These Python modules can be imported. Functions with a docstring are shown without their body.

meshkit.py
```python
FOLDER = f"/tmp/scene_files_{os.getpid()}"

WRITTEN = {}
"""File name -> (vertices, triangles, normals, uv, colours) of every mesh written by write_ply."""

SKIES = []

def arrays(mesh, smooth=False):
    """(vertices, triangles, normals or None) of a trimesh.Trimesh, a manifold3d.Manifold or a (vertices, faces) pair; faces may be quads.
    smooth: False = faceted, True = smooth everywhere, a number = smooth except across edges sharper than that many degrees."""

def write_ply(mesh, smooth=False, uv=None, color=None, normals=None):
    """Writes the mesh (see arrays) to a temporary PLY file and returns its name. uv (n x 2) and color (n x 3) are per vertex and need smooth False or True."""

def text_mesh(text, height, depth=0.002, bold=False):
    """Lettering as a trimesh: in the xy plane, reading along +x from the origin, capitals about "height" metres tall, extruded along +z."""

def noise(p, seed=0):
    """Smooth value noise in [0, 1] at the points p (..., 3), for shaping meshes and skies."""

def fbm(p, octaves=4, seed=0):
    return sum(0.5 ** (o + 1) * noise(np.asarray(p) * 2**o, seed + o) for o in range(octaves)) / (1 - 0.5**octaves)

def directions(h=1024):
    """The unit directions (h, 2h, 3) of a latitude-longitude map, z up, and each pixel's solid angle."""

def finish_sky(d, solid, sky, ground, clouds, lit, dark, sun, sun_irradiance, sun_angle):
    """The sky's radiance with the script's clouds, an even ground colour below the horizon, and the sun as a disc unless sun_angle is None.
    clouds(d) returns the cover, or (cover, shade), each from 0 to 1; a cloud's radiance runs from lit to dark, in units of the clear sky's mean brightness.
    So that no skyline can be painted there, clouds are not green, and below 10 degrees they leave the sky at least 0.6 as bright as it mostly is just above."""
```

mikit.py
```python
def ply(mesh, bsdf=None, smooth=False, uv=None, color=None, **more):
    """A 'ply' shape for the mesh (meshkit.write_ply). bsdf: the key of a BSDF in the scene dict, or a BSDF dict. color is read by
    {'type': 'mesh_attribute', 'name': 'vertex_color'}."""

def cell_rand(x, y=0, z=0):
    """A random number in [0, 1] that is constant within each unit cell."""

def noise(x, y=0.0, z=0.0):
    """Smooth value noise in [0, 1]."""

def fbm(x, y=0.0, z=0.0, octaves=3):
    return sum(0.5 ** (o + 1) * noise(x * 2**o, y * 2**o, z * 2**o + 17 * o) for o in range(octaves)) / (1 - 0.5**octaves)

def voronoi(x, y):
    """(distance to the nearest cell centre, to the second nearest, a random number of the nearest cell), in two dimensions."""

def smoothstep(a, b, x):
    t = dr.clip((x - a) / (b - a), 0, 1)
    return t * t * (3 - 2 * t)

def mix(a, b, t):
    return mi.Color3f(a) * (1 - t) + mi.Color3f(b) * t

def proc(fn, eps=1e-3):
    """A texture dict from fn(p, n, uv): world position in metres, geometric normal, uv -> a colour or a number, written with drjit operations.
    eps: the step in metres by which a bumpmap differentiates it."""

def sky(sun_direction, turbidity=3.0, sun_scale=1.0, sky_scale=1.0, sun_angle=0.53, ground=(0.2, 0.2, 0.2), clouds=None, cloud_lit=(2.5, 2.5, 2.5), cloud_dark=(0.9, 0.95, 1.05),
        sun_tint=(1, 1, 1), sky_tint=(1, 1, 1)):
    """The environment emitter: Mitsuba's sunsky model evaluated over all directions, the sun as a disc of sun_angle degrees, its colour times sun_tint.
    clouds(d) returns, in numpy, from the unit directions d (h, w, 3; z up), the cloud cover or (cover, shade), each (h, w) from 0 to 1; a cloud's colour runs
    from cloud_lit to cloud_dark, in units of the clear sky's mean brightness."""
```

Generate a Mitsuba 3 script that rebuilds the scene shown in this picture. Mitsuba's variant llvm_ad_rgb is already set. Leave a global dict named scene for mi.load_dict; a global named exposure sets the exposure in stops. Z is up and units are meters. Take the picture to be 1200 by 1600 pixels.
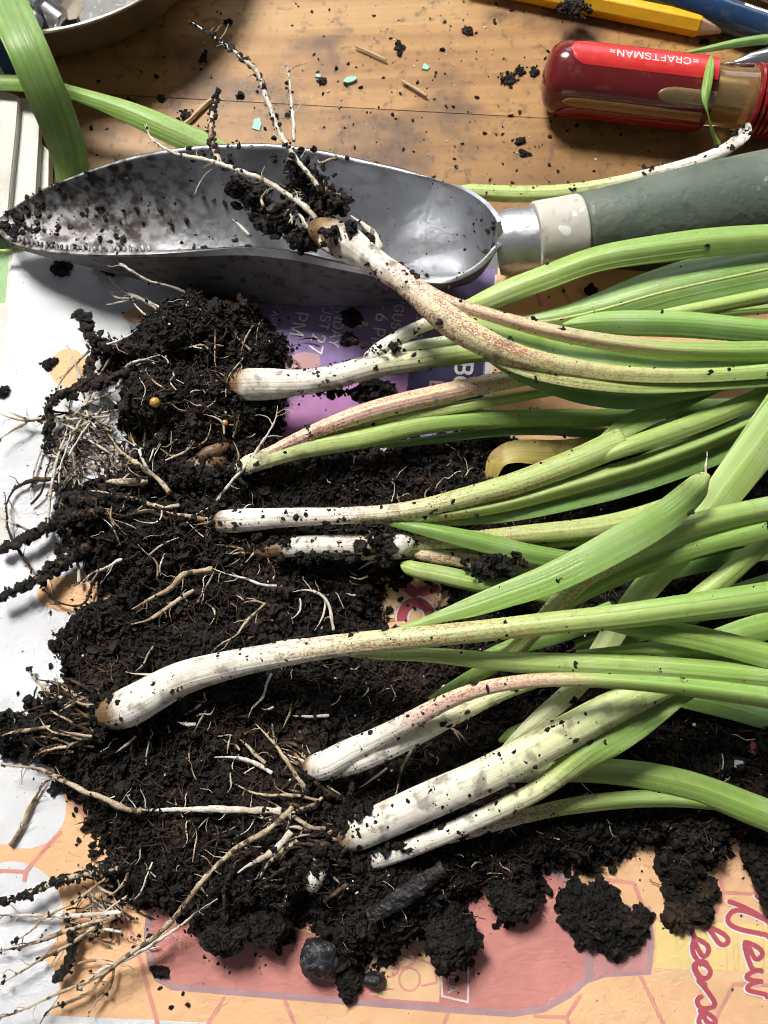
import math
import numpy as np, trimesh, shapely, drjit as dr, mitsuba as mi, mikit, meshkit
from shapely.geometry import Polygon, LineString, Point
from shapely.ops import unary_union
from shapely import affinity
from scipy.interpolate import CubicSpline, PchipInterpolator
from scipy.ndimage import distance_transform_edt, gaussian_filter, map_coordinates

T = mi.ScalarTransform4f
rng = np.random.default_rng(7)
scene, labels = {'type': 'scene'}, {}

# ------------------------------------------------------------------ camera, lamp, room light, exposure
HALF, TILT, DIST = math.tan(math.radians(25)), math.radians(14), 0.25
CAM = np.array([0, -DIST * math.sin(TILT), DIST * math.cos(TILT)])
FWD, UPV, RGT = np.array([0, math.sin(TILT), -math.cos(TILT)]), np.array([0, math.cos(TILT), math.sin(TILT)]), np.array([1.0, 0, 0])
scene['camera'] = {'type': 'perspective', 'fov': 50.0, 'fov_axis': 'x', 'near_clip': 0.01, 'far_clip': 20.0,
                   'to_world': T().look_at(origin=CAM.tolist(), target=[0, 0, 0], up=[0, 0.9, 0.3])}
exposure = 0.22
LAMP = np.array([-0.45, 0.86, 1.20])
scene['room_light'] = {'type': 'constant', 'radiance': {'type': 'rgb', 'value': [0.08, 0.084, 0.092]}}
scene['desk_lamp'] = {'type': 'disk', 'to_world': T().look_at(origin=LAMP.tolist(), target=[0.0, 0.0, 0.0], up=[0, 0, 1]).scale(0.24),
                      'emitter': {'type': 'area', 'radiance': {'type': 'rgb', 'value': [56.5, 54.5, 51]}}}
labels['desk_lamp'] = {'label': 'round desk lamp shining down on the bench from the far left', 'category': 'lamp'}
scene['added_light_panel'] = {'type': 'rectangle', 'to_world': T().look_at(origin=[0.35, 1.7, 0.9], target=[0, 0, 0.1], up=[0, 0, 1]).scale([0.6, 0.4, 1]),
                        'emitter': {'type': 'area', 'radiance': {'type': 'rgb', 'value': [2.4, 2.55, 2.85]}}}  # added glowing panel, an invented source for fill and metal reflections
labels['added_light_panel'] = {'label': 'added unseen light panel beyond the bench, giving the metals something to reflect', 'category': 'light_panel'}


def P(x, y, z=0.0):
    """The point at height z (mm) seen at the photograph's pixel (x, y)."""
    d = FWD + RGT * ((x - 600) / 600 * HALF) + UPV * ((800 - y) / 600 * HALF)
    return CAM + d * ((z / 1000 - CAM[2]) / d[2])


def PX(p):
    """metres per photograph pixel at point p"""
    return float((np.asarray(p) - CAM) @ FWD) * HALF / 600


def poly2(pts, z=0.0):
    return Polygon([P(x, y, z)[:2] for x, y in pts]).buffer(0)


# ------------------------------------------------------------------ materials
def rgb(*c):
    return {'type': 'rgb', 'value': list(c)}


def mat(name, base, rough=0.5, spec=0.5, bump=None, bscale=1.0, beps=1e-4, **kw):
    b = {'type': 'principled', 'base_color': base if isinstance(base, dict) else rgb(*base), 'roughness': rough, **kw}
    if 'metallic' not in kw and 'spec_trans' not in kw:
        b['specular'] = spec
    if bump is not None:
        b = {'type': 'bumpmap', 'arbitrary': mikit.proc(bump, beps), 'scale': bscale, 'bsdf': b}
    scene['m_' + name] = {'type': 'twosided', 'bsdf': b} if 'spec_trans' not in kw else b


N_, SS, MIX = mikit.noise, mikit.smoothstep, mikit.mix


def F_(x, y=0.0, z=0.0, octaves=3):
    """fractal noise with every octave turned, so that no grid shows"""
    tot = 0
    for o in range(octaves):
        tot = tot + 0.5 ** (o + 1) * N_(x, y, z + 17.3 * o)
        x, y, z = 2.03 * (0.788 * x - 0.616 * y) + 5.1, 2.03 * (0.616 * x + 0.788 * y) + 1.7, 2.03 * z + 0.37 * x
    return tot / (1 - 0.5 ** octaves)


def wood_col(p, n, uv):
    y = p.y - 0.05 * p.x
    g = F_(p.x * 9, y * 260, 0, 3)
    g2 = N_(p.x * 3, y * 60, 5)
    pl = mikit.cell_rand(dr.floor(uv.x), 3, 1)
    c = MIX((0.46, 0.25, 0.088), (0.36, 0.18, 0.06), SS(0.3, 0.75, g))
    c = MIX(c, (0.55, 0.34, 0.14), SS(0.55, 0.8, g2) * 0.6)
    c = c * (0.88 + 0.2 * pl)
    st = F_(p.x * 45, p.y * 60, 3, 4)
    c = MIX(c, (0.12, 0.065, 0.04), SS(0.50, 0.78, st) * 0.85)
    st2 = F_(p.x * 14 + 7, p.y * 18, 9, 4)
    c = MIX(c, (0.19, 0.10, 0.05), SS(0.40, 0.75, st2) * 0.8)
    sp = F_(p.x * 420, p.y * 420, 2, 3)
    c = MIX(c, (0.07, 0.045, 0.03), SS(0.58, 0.88, sp) * 0.55)
    ring = F_(p.x * 6, y * 900, 8, 2)
    return c * (0.79 + 0.13 * ring)


def wood_bump(p, n, uv):
    y = p.y - 0.05 * p.x
    return F_(p.x * 20, y * 700, 0, 3) + 0.5 * N_(p.x * 900, p.y * 900, 4)


mat('wood', mikit.proc(wood_col), 0.5, 0.35, wood_bump, 0.00012)


def paper_bump(p, n, uv):
    return F_(p.x * 90, p.y * 90, 3, 4) + 0.15 * N_(p.x * 2500, p.y * 2500)


def printed(name, c, amp=0.12):
    c = tuple(float(q) for q in c)
    lo, hi, dk = tuple(q * (1 - amp) for q in c), tuple(min(q * (1 + amp), 0.9) for q in c), tuple(q * 0.35 for q in c)

    def fn(p, n, uv):
        m = F_(p.x * 260, p.y * 260, 1, 4)
        s = F_(p.x * 55, p.y * 55, 11, 4)
        k = MIX(lo, hi, m)
        k = MIX(k, dk, SS(0.6, 0.9, s) * 0.4)
        return k
    mat(name, mikit.proc(fn), 0.75, 0.2, paper_bump, 0.0011)


printed('newsprint', (0.74, 0.75, 0.78), 0.03)
printed('print_orange', (0.86, 0.52, 0.29), 0.06)
printed('print_purple', (0.28, 0.20, 0.41), 0.15)
printed('print_magenta', (0.42, 0.20, 0.40), 0.2)
printed('print_navy', (0.05, 0.045, 0.11), 0.15)
printed('print_red', (0.62, 0.26, 0.23), 0.1)
printed('print_mauve', (0.47, 0.29, 0.31), 0.12)
printed('print_rose', (0.60, 0.29, 0.28), 0.1)
printed('print_cream', (0.84, 0.55, 0.32), 0.06)
printed('print_gold', (0.88, 0.66, 0.28), 0.05)
printed('print_white', (0.78, 0.77, 0.76), 0.05)
printed('print_pink_line', (0.72, 0.33, 0.27), 0.1)
printed('print_script', (0.48, 0.10, 0.13), 0.05)
printed('print_grey', (0.23, 0.20, 0.18), 0.05)
printed('print_green', (0.36, 0.56, 0.28), 0.05)
printed('grey_sheet', (0.17, 0.17, 0.17), 0.1)  # paper grey darkened to carry the shade of the trowel grip


def booklet_col(p, n, uv):
    return MIX((0.66, 0.65, 0.60), (0.50, 0.46, 0.38), SS(0.5, 0.75, F_(p.x * 60, p.y * 30, p.z * 900, 3)))


mat('booklet_paper', mikit.proc(booklet_col), 0.7, 0.2)


def soil_col(p, n, uv):
    a = F_(p.x * 300, p.y * 300, p.z * 300, 3)
    c = MIX((0.0035, 0.0029, 0.0025), (0.014, 0.0102, 0.0074), SS(0.35, 0.75, a))
    b = N_(p.x * 90, p.y * 90, p.z * 90 + 5)
    return MIX(c, (0.035, 0.022, 0.014), SS(0.55, 0.9, b) * 0.5)


def soil_bump(p, n, uv):
    return F_(p.x * 1500, p.y * 1500, p.z * 1500, 3)


mat('soil', mikit.proc(soil_col), 0.75, 0.35, soil_bump, 0.0006, 8e-5)


def clod_col(p, n, uv):
    a = F_(p.x * 200, p.y * 200, p.z * 200, 3)
    return MIX((0.008, 0.0065, 0.0055), (0.035, 0.023, 0.014), SS(0.4, 0.75, a))


mat('brown_soil', mikit.proc(clod_col), 0.8, 0.3, soil_bump, 0.0005, 8e-5)


def pebble_col(p, n, uv):
    return MIX((0.012, 0.013, 0.016), (0.07, 0.07, 0.075), SS(0.45, 0.8, F_(p.x * 700, p.y * 700, p.z * 700, 3)))


mat('pebble', mikit.proc(pebble_col), 0.5, 0.5, soil_bump, 0.0004, 8e-5)


def root_col(p, n, uv):
    c = MIX((0.52, 0.43, 0.30), (0.28, 0.18, 0.10), SS(0.35, 0.75, F_(p.x * 260, p.y * 260, p.z * 260, 3)))
    d = F_(p.x * 520, p.y * 520, p.z * 520 + 9, 3)
    return MIX(c, (0.03, 0.02, 0.014), SS(0.56, 0.66, d) * 0.85)


def dark_root_col(p, n, uv):
    c = MIX((0.035, 0.022, 0.013), (0.15, 0.09, 0.05), SS(0.5, 0.8, F_(p.x * 500, p.y * 500, p.z * 500, 3)))
    return c


def white_root_col(p, n, uv):
    c = MIX((0.64, 0.60, 0.52), (0.44, 0.36, 0.26), SS(0.45, 0.8, F_(p.x * 200, p.y * 200, p.z * 200, 3)))
    d = F_(p.x * 600, p.y * 600, p.z * 600 + 9, 3)
    return MIX(c, (0.05, 0.035, 0.025), SS(0.63, 0.72, d) * 0.8)


rb = lambda p, n, uv: F_(p.x * 900, p.y * 900, p.z * 900, 2)
mat('root_tan', mikit.proc(root_col), 0.7, 0.3, rb, 0.0004)
mat('root_dark', mikit.proc(dark_root_col), 0.8, 0.3, rb, 0.0005)
mat('root_white', mikit.proc(white_root_col), 0.65, 0.3, rb, 0.0003)


def skin(sp, pink, dirty, green=(1, 1, 1)):
    """Plant skin. uv.y is how green the plant is there (below 0: the brown bulb base), uv.x the millimetres across."""
    def fn(p, n, uv):
        g, x = uv.y, uv.x
        gg = g + 0.10 * (N_(x * 0.9, 3, 1) - 0.5) * SS(0.15, 0.5, g)
        c = MIX((0.83, 0.80, 0.71), (0.72, 0.74, 0.44), SS(0.03, 0.28, gg))
        c = MIX(c, (0.41, 0.525, 0.165), SS(0.22, 0.52, gg))
        c = MIX(c, (0.225, 0.37, 0.08), SS(0.48, 0.76, gg))
        c = MIX(c, (0.08, 0.18, 0.045), SS(0.74, 1.0, gg))
        c = c * mi.Color3f(*green)
        v1 = N_(x * 1.6, 7, g * 3)
        v2 = N_(x * 6.5, 9, g * 6)
        bl = F_(p.x * 120, p.y * 120, p.z * 120 + 2, 3)
        c = MIX(c, (0.50, 0.58, 0.42), SS(0.45, 0.8, bl) * 0.16 * SS(0.3, 0.6, g))
        c = c * (0.74 + 0.24 * v1 + 0.28 * v2)
        c = MIX(c, (0.30, 0.24, 0.10), SS(0.70, 0.86, F_(p.x * 380, p.y * 380, p.z * 380 + 21, 3)) * 0.35 * SS(0.25, 0.5, g))
        w = SS(0.0, 0.15, g) * (1 - SS(0.42, 0.66, g))
        if pink:
            c = MIX(c, (0.80, 0.44, 0.41), w * pink * (0.3 + 0.7 * N_(x * 1.2, 2, 2)))
        if sp:
            s = F_(x * 3.2, p.x * 2300, p.y * 2300, 2) * 0.85 + 0.30 * N_(x * 0.7, p.x * 60, p.y * 60)
            c = MIX(c, (0.36, 0.13, 0.085), SS(0.60, 0.74, s) * w * sp)
        base = SS(0.05, -0.45, g + 0.5 * (F_(p.x * 260, p.y * 260, p.z * 260 + 4, 3) - 0.5))
        c = MIX(c, (0.42, 0.30, 0.17), SS(0.10, -0.06, g) * SS(0.48, 0.72, F_(p.x * 150, p.y * 150, p.z * 150 + 30, 4)) * 0.6)
        bc = MIX((0.34, 0.20, 0.095), (0.09, 0.05, 0.028), F_(p.x * 350, p.y * 350, p.z * 350, 3))
        c = MIX(c, bc, base)
        d = F_(p.x * 330, p.y * 330, p.z * 330, 4)
        k = dirty * (1 - 0.75 * SS(0.2, 0.7, g))
        c = MIX(c, (0.07, 0.045, 0.028), SS(0.62 - 0.16 * k, 0.90 - 0.16 * k, d) * 0.8 * k)
        d2 = F_(p.x * 1300, p.y * 1300, p.z * 1300 + 3, 2)
        return MIX(c, (0.05, 0.035, 0.02), SS(0.80, 0.88, d2) * (0.35 + 0.6 * k))
    return fn


def skin_bump(p, n, uv):
    return N_(uv.x * 2.4, 7, 0) + 0.5 * N_(uv.x * 6.0, 4, uv.y * 5) + 0.25 * F_(p.x * 600, p.y * 600, p.z * 600, 2)


for nm, a in {'stalk_plain': (0.12, 0, 0.8), 'stalk_speckled': (0.85, 0.16, 0.7), 'stalk_pink': (0.85, 0.85, 0.7), 'stalk_blush': (0.9, 0.5, 0.9), 'leaf_green': (0.0, 0, 0.25), 'leaf_speckled': (0.75, 0.04, 0.35)}.items():
    mat(nm, mikit.proc(skin(*a)), 0.44, 0.38, skin_bump, 0.00010, 1e-4)
mat('leaf_bluish', mikit.proc(skin(0, 0, 0.25, (0.95, 1.0, 1.15))), 0.42, 0.45, skin_bump, 0.00010, 1e-4)


def yellow_col(p, n, uv):
    c = MIX((0.46, 0.38, 0.10), (0.34, 0.28, 0.07), N_(uv.x * 3, 1, 1))
    c = MIX(c, (0.30, 0.17, 0.05), SS(0.5, 0.7, F_(p.x * 300, p.y * 300, 1, 3)) * 0.7)
    return c


mat('leaf_yellow', mikit.proc(yellow_col), 0.5, 0.4, skin_bump, 0.0002)


def metal_col(p, n, uv):
    a = F_(p.x * 130, p.y * 130, p.z * 130, 4)
    left = SS(-0.035, -0.085, p.x + 0.02 * (N_(p.x * 60, p.y * 60, 1) - 0.5))
    c = MIX((0.60, 0.615, 0.645), (0.48, 0.49, 0.52), SS(0.3, 0.7, a))
    c = MIX(c, (0.30, 0.29, 0.28), SS(0.55, 0.75, F_(p.x * 300, p.y * 300, p.z * 300, 4)) * 0.5)
    m = F_(p.x * 420, p.y * 420, p.z * 420 + 3, 4)
    o = MIX((0.36, 0.36, 0.375), (0.13, 0.115, 0.105), SS(0.38, 0.60, m))
    o = MIX(o, (0.05, 0.035, 0.028), SS(0.57, 0.72, m))
    return MIX(c, o, left * 0.95)


def metal_rough(p, n, uv):
    left = SS(-0.035, -0.085, p.x)
    return 0.33 + 0.22 * left + 0.18 * F_(p.x * 300, p.y * 300, p.z * 300, 3)


def metal_bump(p, n, uv):
    return F_(p.x * 500, p.y * 500, p.z * 500, 3) + 2.5 * N_(p.x * 45, p.y * 45, p.z * 45)


mat('cast_aluminium', mikit.proc(metal_col), mikit.proc(metal_rough), bump=metal_bump, bscale=0.00022, metallic=0.88)


def dull_shaded_col(p, n, uv):
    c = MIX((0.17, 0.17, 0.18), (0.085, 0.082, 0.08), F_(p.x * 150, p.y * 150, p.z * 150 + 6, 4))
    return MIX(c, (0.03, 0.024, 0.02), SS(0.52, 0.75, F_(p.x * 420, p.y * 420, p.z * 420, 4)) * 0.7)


mat('dull_shaded_aluminium', mikit.proc(dull_shaded_col), 0.55, bump=metal_bump, bscale=0.00022, metallic=0.35)  # dull, dirty outer metal; near wall shade also put into its colour
mat('bright_steel', (0.62, 0.62, 0.63), 0.17, metallic=0.95)


def pan_col(p, n, uv):
    return MIX((0.60, 0.57, 0.50), (0.48, 0.45, 0.38), F_(p.x * 40, p.y * 40, p.z * 900, 3))


mat('pan_steel', mikit.proc(pan_col), 0.22, metallic=0.95, bump=lambda p, n, uv: F_(p.x * 60, p.y * 60, p.z * 2500, 2), bscale=0.00003)


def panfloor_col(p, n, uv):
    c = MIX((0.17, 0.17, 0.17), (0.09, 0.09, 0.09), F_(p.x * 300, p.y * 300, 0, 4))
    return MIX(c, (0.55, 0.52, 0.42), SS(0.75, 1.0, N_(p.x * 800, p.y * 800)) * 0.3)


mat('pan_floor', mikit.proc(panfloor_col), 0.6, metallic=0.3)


def grip_col(p, n, uv):
    a = F_(p.x * 60, p.y * 60, p.z * 60, 4)
    c = MIX((0.092, 0.118, 0.092), (0.135, 0.16, 0.13), SS(0.3, 0.7, a))
    c = MIX(c, (0.05, 0.052, 0.045), SS(0.55, 0.85, F_(p.x * 330, p.y * 330, p.z * 330, 4)) * 0.5)
    return MIX(c, (0.62, 0.62, 0.58), SS(0.70, 0.72, F_(p.x * 240, p.y * 240, p.z * 240 + 8, 3)) * SS(0.105, 0.125, p.x))


mat('grip_green', mikit.proc(grip_col), 0.5, 0.4, lambda p, n, uv: F_(p.x * 700, p.y * 700, p.z * 700, 3), 0.00025)


def collar_col(p, n, uv):
    m = F_(p.x * 190, p.y * 190, p.z * 190, 3)
    c = MIX((0.52, 0.50, 0.44), (0.78, 0.78, 0.74), SS(0.62, 0.65, m))
    return MIX(c, (0.22, 0.17, 0.11), SS(0.6, 0.9, F_(p.x * 420, p.y * 420, p.z * 420 + 4, 4)) * 0.6)


mat('collar_cream', mikit.proc(collar_col), 0.5, 0.35, lambda p, n, uv: F_(p.x * 190, p.y * 190, p.z * 190, 3), 0.0005)


def scuffed(c, rough, spec=0.5, **kw):
    lo, hi = tuple(q * 0.9 for q in c), tuple(q * 1.08 for q in c)

    def fn(p, n, uv):
        s = F_(p.x * 420, p.y * 420, p.z * 420, 4)
        k = MIX(lo, hi, s)
        return MIX(k, (0.30, 0.25, 0.20), SS(0.55, 0.95, s) * 0.22)
    return dict(base=mikit.proc(fn), rough=rough, spec=spec, bump=lambda p, n, uv: F_(p.x * 500, p.y * 500, p.z * 500, 3), bscale=0.0001, **kw)


mat('acetate_red', **scuffed((0.12, 0.006, 0.008), 0.16, 0.6, clearcoat=0.5))
mat('acetate_bright_red', **scuffed((0.22, 0.010, 0.012), 0.2, 0.6))
mat('label_red', **scuffed((0.58, 0.028, 0.026), 0.3))
mat('acetate_amber', **scuffed((0.27, 0.13, 0.035), 0.14, 0.6, clearcoat=0.6))
mat('acetate_smoke', **scuffed((0.20, 0.13, 0.06), 0.12, 0.7, clearcoat=0.8))
mat('acetate_clear', (0.80, 0.55, 0.24), 0.08, spec_trans=0.85, eta=1.49)
mat('lettering_silver', (0.75, 0.70, 0.64), 0.4)
mat('pencil_yellow', **scuffed((0.80, 0.43, 0.015), 0.35))
mat('pencil_wood', mikit.proc(lambda p, n, uv: MIX((0.62, 0.42, 0.29), (0.45, 0.28, 0.18), F_(p.x * 150, p.y * 900, p.z * 900, 3))), 0.7)
mat('graphite', (0.05, 0.05, 0.055), 0.4)
mat('pen_blue', **scuffed((0.014, 0.04, 0.10), 0.2, 0.6))
mat('blue_plastic', (0.03, 0.09, 0.2), 0.3)
mat('label_white', (0.72, 0.74, 0.78), 0.5)
mat('ink', (0.03, 0.03, 0.035), 0.6)
mat('black_plastic', (0.012, 0.012, 0.013), 0.25)
mat('copper', (0.55, 0.27, 0.16), 0.35, metallic=0.8)
mat('dark_steel', (0.20, 0.20, 0.21), 0.35, metallic=0.8)
mat('brass_pale', (0.60, 0.53, 0.42), 0.3, metallic=0.8)
mat('chip_teal', (0.28, 0.55, 0.45), 0.6)
mat('straw', (0.50, 0.38, 0.20), 0.7)
mat('perlite', (0.72, 0.69, 0.62), 0.7)
mat('bead_yellow', (0.50, 0.29, 0.055), 0.25, clearcoat=0.5)
mat('scrap_pink', (0.62, 0.14, 0.16), 0.7)


def charcoal_col(p, n, uv):
    return MIX((0.010, 0.010, 0.011), (0.05, 0.046, 0.045), SS(0.4, 0.8, F_(p.x * 200, p.y * 800, p.z * 800, 3)))


mat('charred_wood', mikit.proc(charcoal_col), 0.55, 0.4, lambda p, n, uv: F_(p.x * 300, p.y * 1500, p.z * 900, 3), 0.0005)

# ------------------------------------------------------------------ scene bookkeeping
used = {}


def numbered(name):
    k = used.get(name, 0)
    used[name] = k + 1
    return name if k == 0 else f'{name}_{k:03d}'


def add(name, mesh, bsdf, parent=None, smooth=False, uv=None, label=None, cat=None, group=None, kind=None):
    key = numbered(f'{parent}__{name}' if parent else name)
    scene[key] = mikit.ply(mesh, 'm_' + bsdf, smooth=smooth, uv=uv)
    d = {}
    for a, b in (('label', label), ('category', cat), ('group', group), ('kind', kind)):
        if b:
            d[a] = b
    if d:
        labels[key] = d
    return key


def thing(name, label, cat, group=None):
    key = numbered(name)
    labels[key] = {'label': label, 'category': cat}
    if group:
        labels[key]['group'] = group
    return key


cat_ = trimesh.util.concatenate
ICO = {k: (lambda m: (np.array(m.vertices), np.array(m.faces)))(trimesh.creation.icosphere(subdivisions=k)) for k in (0, 1, 2, 3, 4)}


def randrot(n, r):
    q = r.normal(size=(n, 4))
    q /= np.linalg.norm(q, axis=1, keepdims=True)
    w, x, y, z = q.T
    return np.stack([np.stack([1 - 2 * (y * y + z * z), 2 * (x * y - z * w), 2 * (x * z + y * w)], -1), np.stack([2 * (x * y + z * w), 1 - 2 * (x * x + z * z), 2 * (y * z - x * w)], -1),
                     np.stack([2 * (x * z - y * w), 2 * (y * z + x * w), 1 - 2 * (x * x + y * y)], -1)], 1)


def crumbs(c, r, sub=0, rough=0.35, flat=0.75, seed=1):
    """one (vertices, faces) of many irregular lumps at centres c with radii r"""
    g = np.random.default_rng(seed)
    c, r = np.asarray(c, float), np.asarray(r, float)
    v0, f0 = ICO[sub]
    n = len(c)
    v = v0[None] * (1 + rough * (g.random((n, len(v0), 1)) * 2 - 1))
    v = v * (np.array([1, 1, 1]) + g.uniform(-0.5, 0.6, (n, 1, 3)))
    v = np.einsum('nij,nkj->nki', randrot(n, g), v)
    v[..., 2] *= flat
    v = v * r[:, None, None] + c[:, None]
    return v.reshape(-1, 3), (f0[None] + (np.arange(n) * len(v0))[:, None, None]).reshape(-1, 3)


def join(parts):
    parts = [p for p in parts if p is not None and len(p[0])]
    vs, fs, at = [], [], 0
    for v, f in parts:
        vs.append(np.asarray(v)); fs.append(np.asarray(f) + at); at += len(v)
    return np.vstack(vs), np.vstack(fs)


def tube_mesh(pts, rad, k=6, jit=0.0, seed=0):
    pts, rad = np.asarray(pts, float), np.broadcast_to(np.asarray(rad, float), len(pts))
    t = np.gradient(pts, axis=0)
    t /= np.linalg.norm(t, axis=1, keepdims=True) + 1e-12
    a = np.cross(t, [0, 0, 1.0])
    l = np.linalg.norm(a, axis=1, keepdims=True)
    a = np.where(l > 1e-3, a / np.maximum(l, 1e-9), [1.0, 0, 0])
    b = np.cross(t, a)
    ang = np.arange(k) * 2 * np.pi / k
    rr = rad[:, None] * np.ones(k)
    if jit:
        rr = rr * (1 + jit * (np.random.default_rng(seed).random(rr.shape) * 2 - 1))
    v = pts[:, None] + rr[..., None] * (np.cos(ang)[None, :, None] * a[:, None] + np.sin(ang)[None, :, None] * b[:, None])
    n = len(pts)
    i, j = np.meshgrid(np.arange(n - 1), np.arange(k), indexing='ij')
    j2 = (j + 1) % k
    q = np.stack([i * k + j, i * k + j2, (i + 1) * k + j2, (i + 1) * k + j], -1).reshape(-1, 4)
    f = np.vstack([q[:, [0, 2, 1]], q[:, [0, 3, 2]]])
    v = np.vstack([v.reshape(-1, 3), pts[:1], pts[-1:]])
    jj = np.arange(k)
    f = np.vstack([f, np.stack([jj * 0 + n * k, jj, (jj + 1) % k], 1), np.stack([jj * 0 + n * k + 1, (n - 1) * k + (jj + 1) % k, (n - 1) * k + jj], 1)])
    return v, f


def lathe(profile, p0, p1, seg=48, shape=None):
    """profile [(t along p0->p1 in metres, radius)]; shape(angle, t) scales the radius"""
    p0, p1 = np.asarray(p0, float), np.asarray(p1, float)
    z = (p1 - p0) / np.linalg.norm(p1 - p0)
    x = np.cross([0, 0, 1.0], z); x /= np.linalg.norm(x)      # to the side
    y = np.cross(z, x)
    if y[2] < 0:
        x, y = -x, -y
    a = np.arange(seg) * 2 * np.pi / seg
    rows = []
    for t, r in profile:
        s = r * (np.array([shape(q, t) for q in a]) if shape else 1.0)
        rows.append(p0 + z * t + (s * np.cos(a))[:, None] * x + (s * np.sin(a))[:, None] * y)
    v = np.array(rows)
    n = len(rows)
    i, j = np.meshgrid(np.arange(n - 1), np.arange(seg), indexing='ij')
    j2 = (j + 1) % seg
    q = np.stack([i * seg + j, i * seg + j2, (i + 1) * seg + j2, (i + 1) * seg + j], -1).reshape(-1, 4)
    f = np.vstack([q[:, [0, 1, 2]], q[:, [0, 2, 3]]])
    jj = np.arange(seg)
    v = np.vstack([v.reshape(-1, 3), p0 + z * profile[0][0], p0 + z * profile[-1][0]])
    f = np.vstack([f, np.stack([jj * 0 + n * seg, (jj + 1) % seg, jj], 1), np.stack([jj * 0 + n * seg + 1, (n - 1) * seg + jj, (n - 1) * seg + (jj + 1) % seg], 1)])
    m = trimesh.Trimesh(v, f, process=False)
    if m.volume < 0:
        m.invert()
    return m, (z, x, y)


# ------------------------------------------------------------------ the setting: bench top of planks
s0, s1 = P(215, 150)[:2], P(600, 171)[:2]
pd = (s1 - s0) / np.linalg.norm(s1 - s0)
pn = np.array([-pd[1], pd[0]])
PW = 0.075
for k in range(-5, 3):
    m = trimesh.creation.box((1.2, PW - 0.0003, 0.02))
    m = m.subdivide().subdivide()
    m.apply_translation([0, PW / 2, -0.01])
    M4 = np.eye(4)
    M4[:2, 0], M4[:2, 1] = pd, pn
    M4[:2, 3] = s0 + pn * PW * k
    m.apply_transform(M4)
    uv = np.tile([k + 20.5, 0.0], (len(m.vertices), 1))
    add('plank', m, 'wood', 'bench_top', uv=uv)
labels['bench_top'] = {'kind': 'structure', 'label': 'stained orange brown wooden bench top of planks'}
b = trimesh.creation.box((1.2, 1.2, 0.02)); b.apply_translation([0, 0.05, -0.033])
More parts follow.
